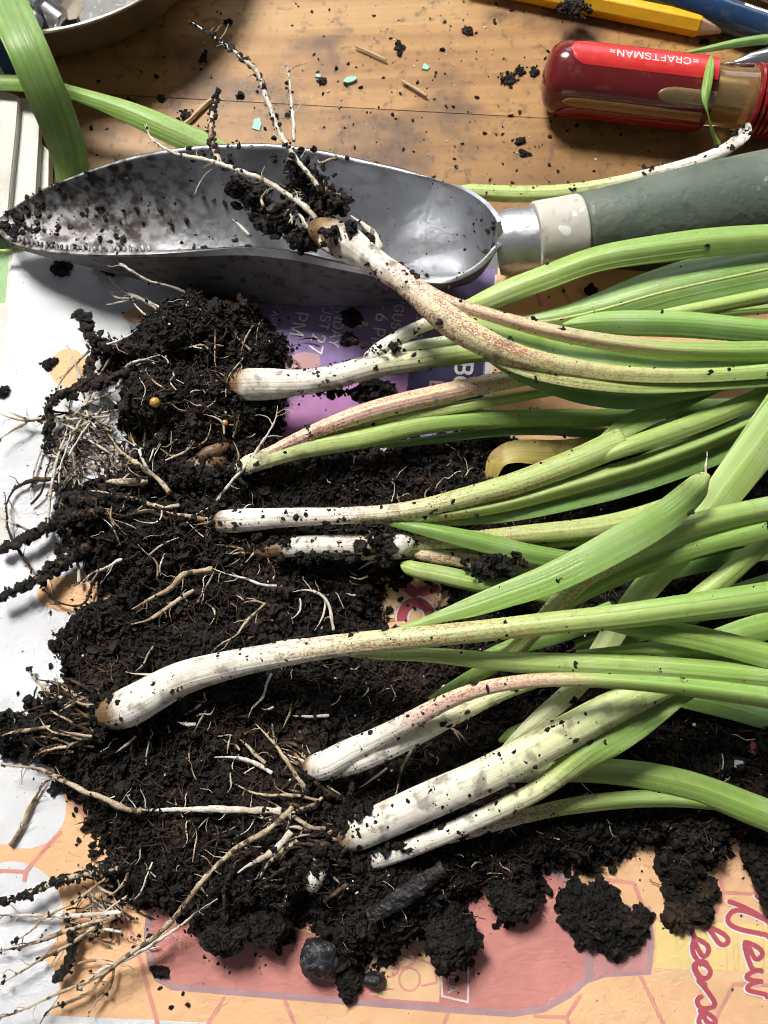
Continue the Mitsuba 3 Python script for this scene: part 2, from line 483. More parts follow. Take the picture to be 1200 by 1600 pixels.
add('underlay', b, 'charred_wood', 'bench_top')


# ------------------------------------------------------------------ newspaper
def paper_z(x, y):
    return 0.0011 + 0.0005 * np.sin(x * 70 + 20 * y) * np.cos(y * 55 + 1) + 0.00035 * np.sin(x * 31 - y * 120 + 2) + 0.0003 * np.sin(y * 190 + x * 60)


def sheet(poly, dz, step=0.003, zf=None):
    """a flat print or sheet draped at dz above the paper's surface"""
    zf = zf or paper_z
    out = []
    for g in getattr(poly, 'geoms', [poly]):
        if g.geom_type != 'Polygon' or g.is_empty or g.area < 1e-9:
            continue
        v, f = trimesh.creation.triangulate_polygon(g, engine='earcut')
        m = trimesh.Trimesh(np.column_stack([v, np.zeros(len(v))]), f, process=False)
        if m.face_normals[:, 2].mean() < 0:
            m.invert()
        v, f = trimesh.remesh.subdivide_to_size(m.vertices, m.faces, step, max_iter=14)
        out.append((v, f))
    v, f = join(out)
    v = v.copy()
    v[:, 2] = zf(v[:, 0], v[:, 1]) + dz
    return v, f


def slab(poly, dz, thick, zf=None):
    v, f = sheet(poly, dz, 0.004, zf)
    m = trimesh.Trimesh(v, f, process=True)
    e = m.edges_sorted
    u, idx, cnt = np.unique(e, axis=0, return_index=True, return_counts=True)
    be = m.edges[idx[cnt == 1]]
    n = len(m.vertices)
    v2 = np.vstack([m.vertices, m.vertices - [0, 0, thick]])
    side = np.vstack([np.stack([be[:, 1], be[:, 0], be[:, 0] + n], 1), np.stack([be[:, 1], be[:, 0] + n, be[:, 1] + n], 1)])
    return v2, np.vstack([m.faces, m.faces[:, ::-1] + n, side])


news = thing('newspaper', 'open newspaper page with orange, purple and red printed advertisements under the muddy plants', 'newspaper')
page_px = [(24, 372), (350, 385), (700, 420), (900, 436), (1260, 452), (1280, 1680), (-60, 1680), (-40, 1200), (-4, 700)]
page = poly2(page_px)
add('page', slab(page, 0, 0.0006), 'newsprint', news)
L1, L2, L3, L4 = 0.00012, 0.00024, 0.00036, 0.00048
circ = lambda x, y, rx, ry=None: affinity.scale(Polygon([(math.cos(a), math.sin(a)) for a in np.linspace(0, 2 * np.pi, 49)[:-1]]), rx, ry or rx, origin=(0, 0)).buffer(0) and Polygon([(x + rx * math.cos(a), y + (ry or rx) * math.sin(a)) for a in np.linspace(0, 2 * np.pi, 49)[:-1]])


def w(pxpoly):
    """a polygon drawn in photograph pixels, on the paper in metres"""
    return shapely.transform(pxpoly, lambda a: np.array([P(x, y, 1)[:2] for x, y in a])).buffer(0)


purple_px = Polygon([(402, 430), (560, 415), (775, 418), (757, 600), (752, 700), (420, 700), (408, 560)])
orange_px = Polygon([(405, 380), (1270, 447), (1270, 1670), (60, 1670), (80, 1588), (-40, 1560), (-40, 1225), (150, 1180), (250, 1000), (420, 700)])
lobes = unary_union([circ(40, 1262, 64), circ(20, 1428, 78, 82), circ(38, 1545, 56), Polygon([(-60, 1215), (30, 1205), (60, 1310), (-60, 1330)]), Polygon([(-60, 1340), (20, 1350), (30, 1620), (-60, 1680)]), Polygon([(60, 1586), (330, 1598), (330, 1680), (-60, 1680), (0, 1570)]), circ(95, 1205, 26), Polygon([(30, 1100), (200, 1100), (120, 1215), (40, 1225)])])
orange_px = orange_px.difference(lobes).difference(Polygon([(470, 800), (700, 800), (700, 1000), (470, 1000)]))
add('orange_print', sheet(w(orange_px.difference(purple_px.buffer(3))), L1), 'print_orange', news)
dots = [circ(107, 575, 29, 31), circ(226, 493, 34, 12), circ(352, 468, 44, 34), circ(120, 928, 62, 30)]
for i, d in enumerate(dots):
    add('orange_print', sheet(w(d), L1), 'print_orange', news)
add('purple_print', sheet(w(purple_px), L1), 'print_purple', news)
add('white_border', sheet(w(Polygon([(759, 545), (771, 545), (766, 720), (752, 720)])), L2), 'print_white', news)
dark_band = Polygon([(640, 570), (756, 556), (752, 640), (630, 660)])
add('dark_print', sheet(w(dark_band), L2), 'print_navy', news)
mag = Polygon([(430, 640), (480, 615), (520, 622), (560, 590), (600, 600), (640, 590), (620, 690), (420, 700)])
add('magenta_print', sheet(w(mag), L2), 'print_magenta', news)
lilac = Polygon([(437, 563), (475, 552), (500, 556), (500, 575), (437, 590)])
add('lilac_print', sheet(w(lilac), L2), 'print_mauve', news)


def text_on_paper(s, px, cap_px, ang, end=False, mat_='print_white', bold=False, dz=L3, parent=news, flat=1.0):
    p = P(*px, 1)
    cap = cap_px * PX(p)
    m = meshkit.text_mesh(s, cap, 0.00004, bold)
    if flat != 1.0:
        m.apply_scale([flat, 1, 1])
    if end:
        m.apply_translation([-m.bounds[1, 0], 0, 0])
    R = trimesh.transformations.rotation_matrix(math.radians(ang), [0, 0, 1])
    m.apply_transform(R)
    v = np.array(m.vertices)
    v[:, :2] += p[:2]
    v[:, 2] += paper_z(v[:, 0], v[:, 1]) + dz
    return add('printed_text', (v, m.faces), mat_, parent)


A_ = -100
text_on_paper('SUNDAY', (513, 543), 17, A_, True, parent=news + '__purple_print')
text_on_paper('AUGUST', (497, 515), 16, A_, True, parent=news + '__purple_print')
text_on_paper('27', (482, 553), 22, A_, True, parent=news + '__purple_print')
text_on_paper('5 PM', (453, 524), 22, A_, True, parent=news + '__purple_print')
text_on_paper('WE ARE', (419, 512), 12, A_, True, parent=news + '__purple_print')
text_on_paper('FRIDAY', (655, 470), 16, A_, parent=news + '__purple_print')
text_on_paper('AUGUST', (608, 526), 15, A_, True, parent=news + '__purple_print')
text_on_paper('2-6 PM', (577, 546), 20, A_, True, parent=news + '__purple_print')
text_on_paper('&', (561, 500), 15, A_, parent=news + '__purple_print')
text_on_paper('Be', (712, 562), 28, -95, False, bold=True, parent=news + '__purple_print')
text_on_paper('B', (672, 592), 22, -95, False, mat_='print_mauve', bold=True, parent=news + '__purple_print')
# cream label of another bottle print with a red capital under the stems
add('cream_print', sheet(w(Polygon([(540, 820), (700, 820), (700, 985), (560, 985), (565, 905)])), L1), 'print_cream', news)
add('red_print', sheet(w(Polygon([(560, 905), (596, 905), (596, 962), (575, 962)])), L2), 'print_red', news)
ring = LineString([(630 + 34 * math.cos(a) + 34, 968 + 27 * math.sin(a)) for a in np.radians(np.linspace(200, 352, 24))] )
arc = LineString([(650 + 22 * math.cos(a), 966 + 24 * math.sin(a)) for a in np.radians(np.linspace(170, 372, 24))])
add('printed_text', sheet(w(arc.buffer(11, cap_style=2)), L2), 'print_white', news)
add('printed_text', sheet(w(arc.buffer(8, cap_style=2)), L3), 'print_script', news)
add('printed_text', sheet(w(LineString([(636, 918), (646, 926)]).buffer(8)), L3), 'print_script', news)
add('printed_text', sheet(w(LineString([(660, 924), (675, 920)]).buffer(8)), L3), 'print_script', news)
add('printed_text', sheet(w(circ(160, 1352, 7)), L2), 'print_grey', news)
o_ = LineString([(158 + 15 * math.cos(a), 1400 + 11 * math.sin(a)) for a in np.linspace(0, 2 * np.pi, 30)])
add('printed_text', sheet(w(o_.buffer(4.5)), L2), 'print_grey', news)
add('printed_text', sheet(w(LineString([(138, 1418), (165, 1417)]).buffer(4.5)), L2), 'print_grey', news)
m_ = unary_union([LineString([(338, 450), (366, 452), (372, 466), (350, 472)]).buffer(4), LineString([(372, 466), (362, 482)]).buffer(4)])
add('printed_text', sheet(w(m_), L2), 'print_grey', news)
# hexagon line drawing
hexl = [[(222, 1510), (246, 1600)], [(350, 1560), (322, 1605)], [(445, 1562), (462, 1605)], [(1000, 1525), (1036, 1600)], [(1146, 1538), (1112, 1605)], [(1146, 1538), (1230, 1540)], [(905, 1555), (884, 1588), (835, 1586)], [(884, 1588), (890, 1610)],
        [(950, 1375), (990, 1380), (1006, 1420)], [(1122, 1330), (1130, 1395), (1240, 1400)], [(1130, 1395), (1120, 1425)], [(95, 1300), (40, 1362), (-20, 1360)], [(40, 1362), (38, 1375)], [(110, 1240), (150, 1302)],
        [(878, 452), (892, 478)], [(840, 462), (844, 478)], [(905, 455), (925, 470)], [(130, 1415), (200, 1440), (222, 1510)], [(700, 1585), (690, 1610)]]
for l in hexl:
    add('pink_line', sheet(w(LineString(l).buffer(3.2)), L2), 'print_pink_line', news)
# the printed wine bottle
bottle_px = Polygon([(232, 1400), (225, 1460), (230, 1505), (243, 1533), (268, 1547), (400, 1558), (560, 1572), (700, 1583), (800, 1588), (850, 1580), (890, 1558), (918, 1535), (945, 1526), (1016, 1522), (1022, 1470), (1016, 1416), (935, 1412), (905, 1380), (860, 1352), (700, 1335), (420, 1370)])
body_px = bottle_px.intersection(Polygon([(0, 1200), (924, 1200), (924, 1700), (0, 1700)])).buffer(-11)
add('bottle_print', sheet(w(bottle_px), L2), 'print_mauve', news)
add('bottle_print', sheet(w(body_px), L3), 'print_red', news)
add('bottle_print', sheet(w(Polygon([(926, 1418), (1008, 1422), (1012, 1470), (1008, 1516), (940, 1520), (926, 1528)])), L3), 'print_rose', news)
add('foil_print', sheet(w(Polygon([(1019, 1416), (1240, 1418), (1240, 1534), (1017, 1530), (1023, 1470)])), L2), 'print_cream', news)
add('foil_print', sheet(w(Polygon([(1024, 1440), (1240, 1445), (1240, 1520), (1022, 1512)])), L3), 'print_gold', news)
for x in (1132, 1144, 1150, 1190):
    add('foil_line', sheet(w(LineString([(x, 1420), (x + 3, 1530)]).buffer(1.3)), L4), 'print_cream', news)
lab_px = Polygon([(520, 1395), (690, 1400), (688, 1520), (686, 1566), (600, 1560), (575, 1552), (620, 1545), (545, 1538), (500, 1530), (590, 1524), (515, 1515), (545, 1500), (470, 1478), (560, 1470), (450, 1450), (540, 1440), (470, 1425)])
add('bottle_label', sheet(w(lab_px), L4), 'print_cream', news)
L5, L6 = L4 + 0.00012, L4 + 0.00024
lines = [circ(627, 1496, 22, 16).exterior, circ(645, 1490, 9).exterior, circ(640, 1530, 16, 18).exterior, LineString([(590, 1530), (600, 1500), (625, 1480)]), circ(605, 1512, 18, 14).exterior, LineString([(660, 1500), (680, 1510), (682, 1535), (660, 1540)]), LineString([(650, 1470), (640, 1485)])]
add('bee_drawing', sheet(w(unary_union([l.buffer(1.8) for l in lines])), L5), 'print_pink_line', news + '__bottle_label')
box_ = LineString([(687, 1480), (691, 1556), (731, 1565), (732, 1470)])
add('printed_text', sheet(w(box_.buffer(1.6)), L5), 'print_white', news + '__bottle_print')
text_on_paper('SULA', (700, 1551), 15, -90, True, bold=False, dz=L5, parent=news + '__bottle_print')
# brush script letters
cur = [[(690, 640), (740, 740)], [(800, 670), (860, 735), (920, 780), (942, 762), (900, 705), (810, 660)], [(730, 735), (790, 765), (822, 815), (795, 852), (760, 815), (728, 762), (722, 810), (745, 865), (770, 900)],
       [(815, 915), (765, 885), (742, 905), (758, 965), (800, 990), (832, 955), (790, 900), (735, 900), (748, 965), (800, 1030)], [(760, 1005), (800, 1050), (850, 1120), (862, 1150), (810, 1178), (765, 1165), (752, 1130), (775, 1105)],
       [(770, 1195), (840, 1225), (865, 1265), (825, 1270), (780, 1215), (762, 1250), (790, 1310), (840, 1340)],
       [(960, 515), (1070, 560), (1200, 640)], [(1130, 480), (1200, 540)], [(1230, 640), (1100, 590), (960, 590), (945, 620), (1040, 690), (1200, 735)],
       [(1050, 765), (1110, 785), (1155, 845), (1125, 870), (1080, 810), (1052, 770), (1062, 850), (1110, 935)], [(1150, 945), (1085, 955), (1060, 980), (1100, 1003), (1150, 1010), (1090, 1026), (1066, 1052), (1120, 1078), (1190, 1108)]]
for l in cur:
    c4 = np.array(l, float)
    tt = np.r_[0, np.cumsum(np.linalg.norm(np.diff(c4, axis=0), axis=1))]
    q = CubicSpline(tt, c4)(np.linspace(0, tt[-1], 60)) if len(c4) > 2 else c4
    ls = LineString([(900 + x / 4, 1280 + y / 4) for x, y in q])
    add('script_letter', sheet(w(affinity.translate(ls.buffer(4.6), -1.8, 1.2)), L4), 'print_white', news)
    add('script_letter', sheet(w(ls.buffer(3.9)), L5), 'print_script', news)
# the sheets beneath the newspaper on the left and behind the handle
flat0 = lambda x, y: x * 0 + 0.0004
t_ = thing('green_edged_sheet', 'cream sheet with pale green margin beneath the newspaper at left edge', 'paper')
add('page', slab(poly2([(-40, 372), (40, 376), (30, 700), (-10, 1100), (-60, 1100)]), 0, 0.0003, flat0), 'booklet_paper', t_)
add('green_margin', sheet(poly2([(-40, 372), (17, 376), (9, 474), (-40, 480)]), 0.00012, 0.004, flat0), 'print_green', t_)
add('grey_sheet', slab(poly2([(560, 395), (1260, 405), (1260, 520), (560, 500)]), 0.0001, 0.0003, flat0), 'grey_sheet', label='grey paper sheet edge below the trowel grip, its shade painted into the colour', cat='paper')

# ------------------------------------------------------------------ soil heap (height field)
RES = 0.0005
X0, Y0, NX, NY = -0.135, -0.150, 540, 500
GX, GY = X0 + np.arange(NX) * RES, Y0 + np.arange(NY) * RES
XX, YY = np.meshgrid(GX, GY)
soil_px = [(262, 492), (300, 474), (340, 470), (400, 488), (432, 530), (445, 580), (430, 640), (432, 690), (560, 705), (700, 688), (780, 688), (900, 720), (1010, 700), (1260, 700), (1260, 1440), (1196, 1400), (1180, 1320), (1150, 1290), (1135, 1340), (1060, 1390), (1030, 1330), (945, 1340), (900, 1350), (850, 1345), (830, 1400), (780, 1425), (765, 1395), (735, 1410), (750, 1475), (715, 1500), (672, 1492), (655, 1460), (615, 1490), (575, 1478), (560, 1510), (535, 1500), (520, 1470), (490, 1425), (445, 1430), (435, 1465), (405, 1460), (395, 1430), (375, 1440), (355, 1480), (325, 1460), (300, 1430), (215, 1425), (190, 1380), (160, 1320), (140, 1290), (130, 1240), (60, 1190), (8, 1165), (14, 1130), (60, 1105), (110, 1060), (95, 1020), (100, 990), (140, 960), (175, 920), (150, 895), (165, 860), (105, 860), (90, 800), (105, 765), (190, 760), (240, 700), (195, 670), (205, 600), (165, 575), (170, 545), (215, 530)]
soil_poly = poly2(soil_px, 3).difference(poly2([(585, 908), (660, 890), (700, 905), (700, 985), (600, 985)], 3))
ins = shapely.contains_xy(soil_poly, XX.ravel(), YY.ravel()).reshape(XX.shape)
P3 = np.stack([XX, YY, XX * 0], -1)
sd = (distance_transform_edt(ins) - distance_transform_edt(~ins)) * RES
sd = sd + (meshkit.fbm(P3 * 150, 5, 3) - 0.5) * 0.012 + (meshkit.fbm(P3 * 600, 3, 13) - 0.5) * 0.005
mounds = [(320, 570, 120, 11), (250, 700, 110, 6), (180, 830, 90, 6), (300, 900, 160, 7), (330, 830, 70, -3), (120, 1130, 70, 4), (470, 1300, 80, 7), (330, 1350, 90, 5), (600, 1400, 80, 5), (700, 740, 90, 3), (300, 1190, 120, 0), (560, 1180, 120, -2), (420, 1060, 130, 1), (1150, 1190, 90, 2), (900, 1130, 120, -2), (860, 1290, 60, 2)]
hm = np.full(XX.shape, 0.0075)
for mx, my, mr, mh in mounds:
    c = P(mx, my, 6)
    r = mr * PX(c)
    hm += mh / 1000 * np.exp(-((XX - c[0]) ** 2 + (YY - c[1]) ** 2) / (r * r))
prof = np.sqrt(np.clip(sd / 0.009, 0, 1) * (2 - np.clip(sd / 0.009, 0, 1)))
lump = meshkit.fbm(P3 * 95 + 3, 5, 11)
fine = meshkit.fbm(P3 * 520 + 9, 3, 21)
SH = prof * (hm * (0.55 + 0.9 * lump)) + (fine - 0.5) * 0.0030 * np.clip(sd / 0.002, 0, 1)
SH = np.where(sd > 0, np.maximum(SH, 0.0), -0.001)
SHS = gaussian_filter(SH, 3)


def soil_z(x, y, smooth=True):
    """height of the soil's or else the paper's surface"""
    i, j = (np.asarray(y) - Y0) / RES, (np.asarray(x) - X0) / RES
    h = map_coordinates(SHS if smooth else SH, [np.atleast_1d(i), np.atleast_1d(j)], order=1, mode='nearest')
    return np.maximum(h, 0) + paper_z(np.atleast_1d(x), np.atleast_1d(y))


def PS(x, y, dz=0.0):
    """the point seen at a pixel, dz mm above the soil or paper there"""
    z = 4.0
    for _ in range(8):
        p = P(x, y, z)
        z = 0.5 * z + 0.5 * (float(soil_z(p[0], p[1])[0]) * 1000 + dz)
    return P(x, y, z)


ok = sd > -0.0002
idx = -np.ones(XX.shape, int)
quad = ok[:-1, :-1] & ok[1:, :-1] & ok[:-1, 1:] & ok[1:, 1:]
jit = (meshkit.noise(P3 * 1900, 5) - 0.5) * 0.0006, (meshkit.noise(P3 * 1900, 6) - 0.5) * 0.0006
V = np.stack([XX + jit[0], YY + jit[1], SH + paper_z(XX, YY) - 0.0004], -1).reshape(-1, 3)
ii, jj = np.nonzero(quad)
a = ii * NX + jj
q = np.stack([a, a + 1, a + NX + 1, a + NX], 1)
Fq = np.vstack([q[:, [0, 1, 2]], q[:, [0, 2, 3]]])
uq, inv = np.unique(Fq, return_inverse=True)
soil_mesh = (V[uq], inv.reshape(-1, 3))
cells = np.argwhere(sd > 0.0)
parts = [soil_mesh]


def scatter_soil(n, lo, hi, sub, seed, lift=0.2, rough=0.4):
    g = np.random.default_rng(seed)
    k = cells[g.integers(0, len(cells), n)]
    x, y = GX[k[:, 1]] + g.uniform(-1, 1, n) * RES, GY[k[:, 0]] + g.uniform(-1, 1, n) * RES
    r = lo * (hi / lo) ** (g.random(n) ** 2.2)
    z = soil_z(x, y, False) + r * g.uniform(-0.4, lift * 3, n)
    return crumbs(np.stack([x, y, z], 1), r, sub, rough, 0.8, seed)


parts.append(scatter_soil(52000, 0.00018, 0.0008, 0, 31, 0.5, 0.5))
parts.append(scatter_soil(2600, 0.0006, 0.0020, 1, 32, 0.2, 0.48))
# ragged rim
g = np.random.default_rng(33)
rim = np.argwhere((sd > -0.0022) & (sd < 0.0012))
k = rim[g.integers(0, len(rim), 6500)]
r = 0.00025 * 6 ** (g.random(len(k)) ** 2)
x, y = GX[k[:, 1]], GY[k[:, 0]]
parts.append(crumbs(np.stack([x, y, paper_z(x, y) + r * 0.6 + np.maximum(SH[k[:, 0], k[:, 1]], 0) * g.random(len(k))], 1), r, 0, 0.45, 0.8, 34))
rim = np.argwhere((sd > -0.009) & (sd < -0.001))
k = rim[g.integers(0, len(rim), 2600)]
k = k[g.random(len(k)) < np.exp(sd[k[:, 0], k[:, 1]] / 0.0035)]
r = 0.00012 * 5 ** (g.random(len(k)) ** 2.4)
x, y = GX[k[:, 1]] + g.normal(0, .0003, len(k)), GY[k[:, 0]] + g.normal(0, .0003, len(k))
parts.append(crumbs(np.stack([x, y, paper_z(x, y) + 0.0004 + r * 0.4], 1), r, 0, 0.5, 0.7, 35))
add('potting_soil', join(parts), 'soil', smooth=False, label='dark crumbly moist potting soil heaped under and around the bulbs', cat='soil', kind='stuff')


# ------------------------------------------------------------------ booklets, pan and its contents
def flat_at(z):
    return lambda x, y, z=z: x * 0 + z


for nm, lab, px, z, th in (('booklet', 'lowest white booklet with browned fore edge in the stack at left', [(-60, 146), (50, 206), (76, 236), (75, 300), (73, 352), (-60, 350)], 4.2, 3.6),
                           ('booklet', 'middle white booklet of the stack at left, its margin showing beside the top one', [(-60, 150), (34, 153), (62, 157), (60, 215), (55, 300), (53, 350), (-60, 350)], 7.6, 3.1),
                           ('booklet', 'topmost white booklet of the stack at left edge', [(-60, 142), (10, 143), (28, 150), (24, 200), (14, 300), (10, 348), (-60, 348)], 10.6, 2.7)):
    k = thing(nm, lab, 'booklet', 'white booklets stacked at the left')
    pl = poly2(px, z)
    add('cover', slab(pl, 0, 0.0005, flat_at(z / 1000)), 'booklet_paper', k)
    for q in range(5):
        gq = np.random.default_rng(q + int(z * 10))
        pq = affinity.translate(pl.buffer(-0.0002), gq.uniform(-0.0005, 0.0004), gq.uniform(-0.0004, 0.0003))
        add('leaf_of_pages', slab(pq, 0, th / 1000 / 6.5, flat_at((z - 0.6 - q * (th - 0.6) / 5) / 1000)), 'booklet_paper', k)

pc = np.array([-0.117, 0.2145, 0.0])
pan = thing('metal_pan', 'round shiny steel pan holding hardware at the top left corner', 'pan')
prof_ = [(0.0005, 0.046), (0.0012, 0.0495), (0.004, 0.0530), (0.009, 0.0570), (0.016, 0.0608), (0.022, 0.0634), (0.0248, 0.0646), (0.0258, 0.0652), (0.0264, 0.0650), (0.0266, 0.0643), (0.0260, 0.0637), (0.022, 0.0622), (0.016, 0.0596), (0.009, 0.0557), (0.004, 0.0515), (0.0022, 0.048), (0.0019, 0.044)]
m, _ = lathe(prof_, pc, pc + [0, 1e-6, 1], 128)
add('wall', m, 'pan_steel', pan, smooth=40)
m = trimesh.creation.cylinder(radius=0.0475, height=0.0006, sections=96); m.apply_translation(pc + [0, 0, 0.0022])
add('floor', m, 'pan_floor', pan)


def hex_prism(r, h, hole=0.0):
    pl = Polygon([(r * math.cos(a), r * math.sin(a)) for a in np.radians(np.arange(6) * 60)])
    pl = pl.difference(Point(0, 0).buffer(hole)) if hole else pl
    m = trimesh.creation.extrude_polygon(pl, h, engine='earcut')
    return m


k = thing('socket_wrench', 'dark grey tubular socket lying in the steel pan', 'socket')
a0, a1 = P(38, -6, 9), P(108, 46, 9)
ln = np.linalg.norm(a1 - a0)
m, _ = lathe([(0, 0.0060), (0.0008, 0.0066), (ln * .55, 0.0066), (ln * .6, 0.0058), (ln - .0008, 0.0058), (ln, 0.0052), (ln, 0.0040), (ln - 0.006, 0.0038)], a0, a1, 40)
add('barrel', m, 'dark_steel', k, smooth=35)
m, _ = lathe([(ln * .5, 0.0066), (ln * .5 + .0004, 0.0071), (ln * .55 - .0004, 0.0071), (ln * .55, 0.0066)], a0, a1, 40)
add('knurled_band', m, 'bright_steel', k, smooth=35)
k = thing('hex_bolt', 'pale hex headed bolt lying across the socket in the pan', 'bolt')
c0, c1 = P(98, -4, 18), P(113, 10, 17)
R_ = trimesh.geometry.align_vectors([0, 0, 1], (c1 - c0) / np.linalg.norm(c1 - c0))
m = hex_prism(0.0042, 0.0026); m.apply_transform(R_); m.apply_translation(c0 + (c1 - c0) * 0.7)
add('head', m, 'brass_pale', k)
m, _ = lathe([(-0.012, 0.0017), (-0.0115, 0.0021), (0.003, 0.0021)] , c0, c1, 24)
add('shank', m, 'brass_pale', k, smooth=30)
k = thing('black_knob', 'glossy black round knob with chrome cap in the pan', 'knob')
c = P(60, 42, 9)
m, _ = lathe([(-0.006, 0.002), (-0.0055, 0.005), (-0.002, 0.0072), (0.002, 0.0068), (0.0045, 0.0045), (0.0052, 0.002)], c, c + np.array([0.2, -0.5, 1]), 36)
add('body', m, 'black_plastic', k, smooth=50)
m, _ = lathe([(0.0046, 0.0030), (0.0058, 0.0028), (0.0064, 0.0016)], c, c + np.array([0.2, -0.5, 1]), 36)
add('cap', m, 'bright_steel', k, smooth=50)
k = thing('copper_fitting', 'small copper pipe fitting beside the broad leaf in the pan', 'fitting')
c0, c1 = P(22, -2, 10), P(42, 24, 9)
ln = np.linalg.norm(c1 - c0)
m, _ = lathe([(0, 0.003), (0, 0.0048), (ln * .3, 0.0048), (ln * .33, 0.0041), (ln, 0.0041), (ln, 0.003)], c0, c1, 32)
add('sleeve', m, 'copper', k, smooth=35)
m, _ = lathe([(-0.001, 0.0048), (-0.001, 0.0053), (0.001, 0.0053), (0.001, 0.0048)], c0, c1, 32)
add('rim', m, 'copper', k, smooth=35)
k = thing('blue_marker', 'dark blue marker end poking out left of the broad leaf', 'marker')
c0, c1 = P(-40, 118, 6), P(26, 92, 6)
ln = np.linalg.norm(c1 - c0)
m, _ = lathe([(0, 0.004), (0.001, 0.0052), (ln - .001, 0.0052), (ln, 0.0045)], c0, c1, 32)
add('barrel', m, 'blue_plastic', k, smooth=35)
m, _ = lathe([(ln - .008, 0.0053), (ln - .0078, 0.0057), (ln - .006, 0.0057), (ln - .0058, 0.0053)], c0, c1, 32)
add('ring', m, 'label_white', k, smooth=35)

# ------------------------------------------------------------------ pencil, pens
k = thing('pencil', 'sharpened yellow hexagonal pencil lying by the far edge', 'pencil')
c0, c1 = P(730, -34, 4.0), P(1139, 49, 3.8)
ln = np.linalg.norm(c1 - c0)
hexs = lambda q, t: math.cos(math.pi / 6) / math.cos((q + 0.18) % (math.pi / 3) - math.pi / 6) * 1.04
tip = 0.0105
m, _ = lathe([(0, 0.0038), (ln - tip - .0004, 0.0038), (ln - tip, 0.0036)], c0, c1, 48, lambda q, t: hexs(q, t))
add('painted_body', m, 'pencil_yellow', k, smooth=20)
m, _ = lathe([(ln - tip - .001, 0.0037), (ln - 0.0028, 0.0012), (ln - 0.0027, 0.0011)], c0, c1, 48, lambda q, t: 1 + (hexs(q, t) - 1) * max(0, (ln - t) / tip))
add('bare_wood_cone', m, 'pencil_wood', k, smooth=30)
m, _ = lathe([(ln - 0.0029, 0.00118), (ln - .0006, 0.00055), (ln, 0.00030)], c0, c1, 20)
add('graphite_tip', m, 'graphite', k, smooth=40)

k = thing('blue_pen', 'dark blue translucent pen with white printed label at the top right corner', 'pen')
c0, c1 = P(950, -37, 5.4), P(1290, 78, 5.4)
ln = np.linalg.norm(c1 - c0)
m, fr = lathe([(0, 0.003), (0.001, 0.0053), (ln - .001, 0.0053), (ln, 0.003)], c0, c1, 48)
add('barrel', m, 'pen_blue', k, smooth=30)
z_, x_, y_ = fr


def curved_patch(c0, fr, t0, t1, a0, a1, r, n=16, th=0.0001):
    z_, x_, y_ = fr
    t = np.linspace(t0, t1, 8); a = np.radians(np.linspace(a0, a1, n))
    A, TT = np.meshgrid(a, t)
    rows = lambda rr: (c0 + TT[..., None] * z_ + rr * (np.cos(A)[..., None] * x_ + np.sin(A)[..., None] * y_)).reshape(-1, 3)
    i, j = np.meshgrid(np.arange(7), np.arange(n - 1), indexing='ij')
    q = np.stack([i * n + j, i * n + j + 1, (i + 1) * n + j + 1, (i + 1) * n + j], -1).reshape(-1, 4)
    f = np.vstack([q[:, [0, 1, 2]], q[:, [0, 2, 3]]])
    return rows(r), f


def bend_text(s, height, c0, fr, t0, acen, r, rev=False, bold=False):
    """lettering wrapped on a cylinder; rev: reads towards -axis"""
    z_, x_, y_ = fr
    m = meshkit.text_mesh(s, height, 0.00003, bold)
    v = np.array(m.vertices)
    sg = -1 if rev else 1
    t = t0 + sg * v[:, 0]
    a = math.radians(acen) + (v[:, 1] - height / 2) / r * bend_text.sgn * sg
    rr = r + v[:, 2]
    out = c0 + t[:, None] * z_ + (rr * np.cos(a))[:, None] * x_ + (rr * np.sin(a))[:, None] * y_
    return out, m.faces


# angle of the side facing away (+y) as seen from the axis frame
far = 0 if x_[1] > 0 else 180
bend_text.sgn = -1 if far == 0 else 1
up_ang = lambda d: 90 + (-d if far == 0 else d)          # d degrees from the top towards +y
tl = ln * 0.60
add('white_label', curved_patch(c0, fr, tl, tl + 0.03, up_ang(38), up_ang(12), 0.00538), 'label_white', k)
add('printed_text', bend_text('14650-1100', 0.0014, c0, fr, tl + 0.0012, up_ang(25), 0.00545), 'ink', k + '__white_label')
m, _ = lathe([(0, 0.002), (0, 0.0035), (0.3, 0.0035)], P(1080, -62, 4), P(1290, 20, 4), 24)
add('grey_rod', m, 'booklet_paper', label='pale grey rod at the very corner behind the blue pen', cat='rod', smooth=35)

k = thing('ballpoint_pen', 'chrome pointed ballpoint pen tip right of the screwdriver', 'pen')
c0, c1 = P(1133, 100, 4.5), P(1300, 92, 5)
m, _ = lathe([(0, 0.0003), (0.0004, 0.0005), (0.003, 0.0006), (0.0031, 0.0010), (0.008, 0.0032), (0.014, 0.0045), (0.03, 0.0050), (0.05, 0.0050)], c0, c1, 40)
add('chrome_cone', m, 'bright_steel', k, smooth=40)
m, _ = lathe([(-0.0002, 0.00025), (0.0005, 0.0005), (0.0012, 0.00065), (0.0012, 0.0002)], c0, c1, 20)
add('point', m, 'brass_pale', k, smooth=40)

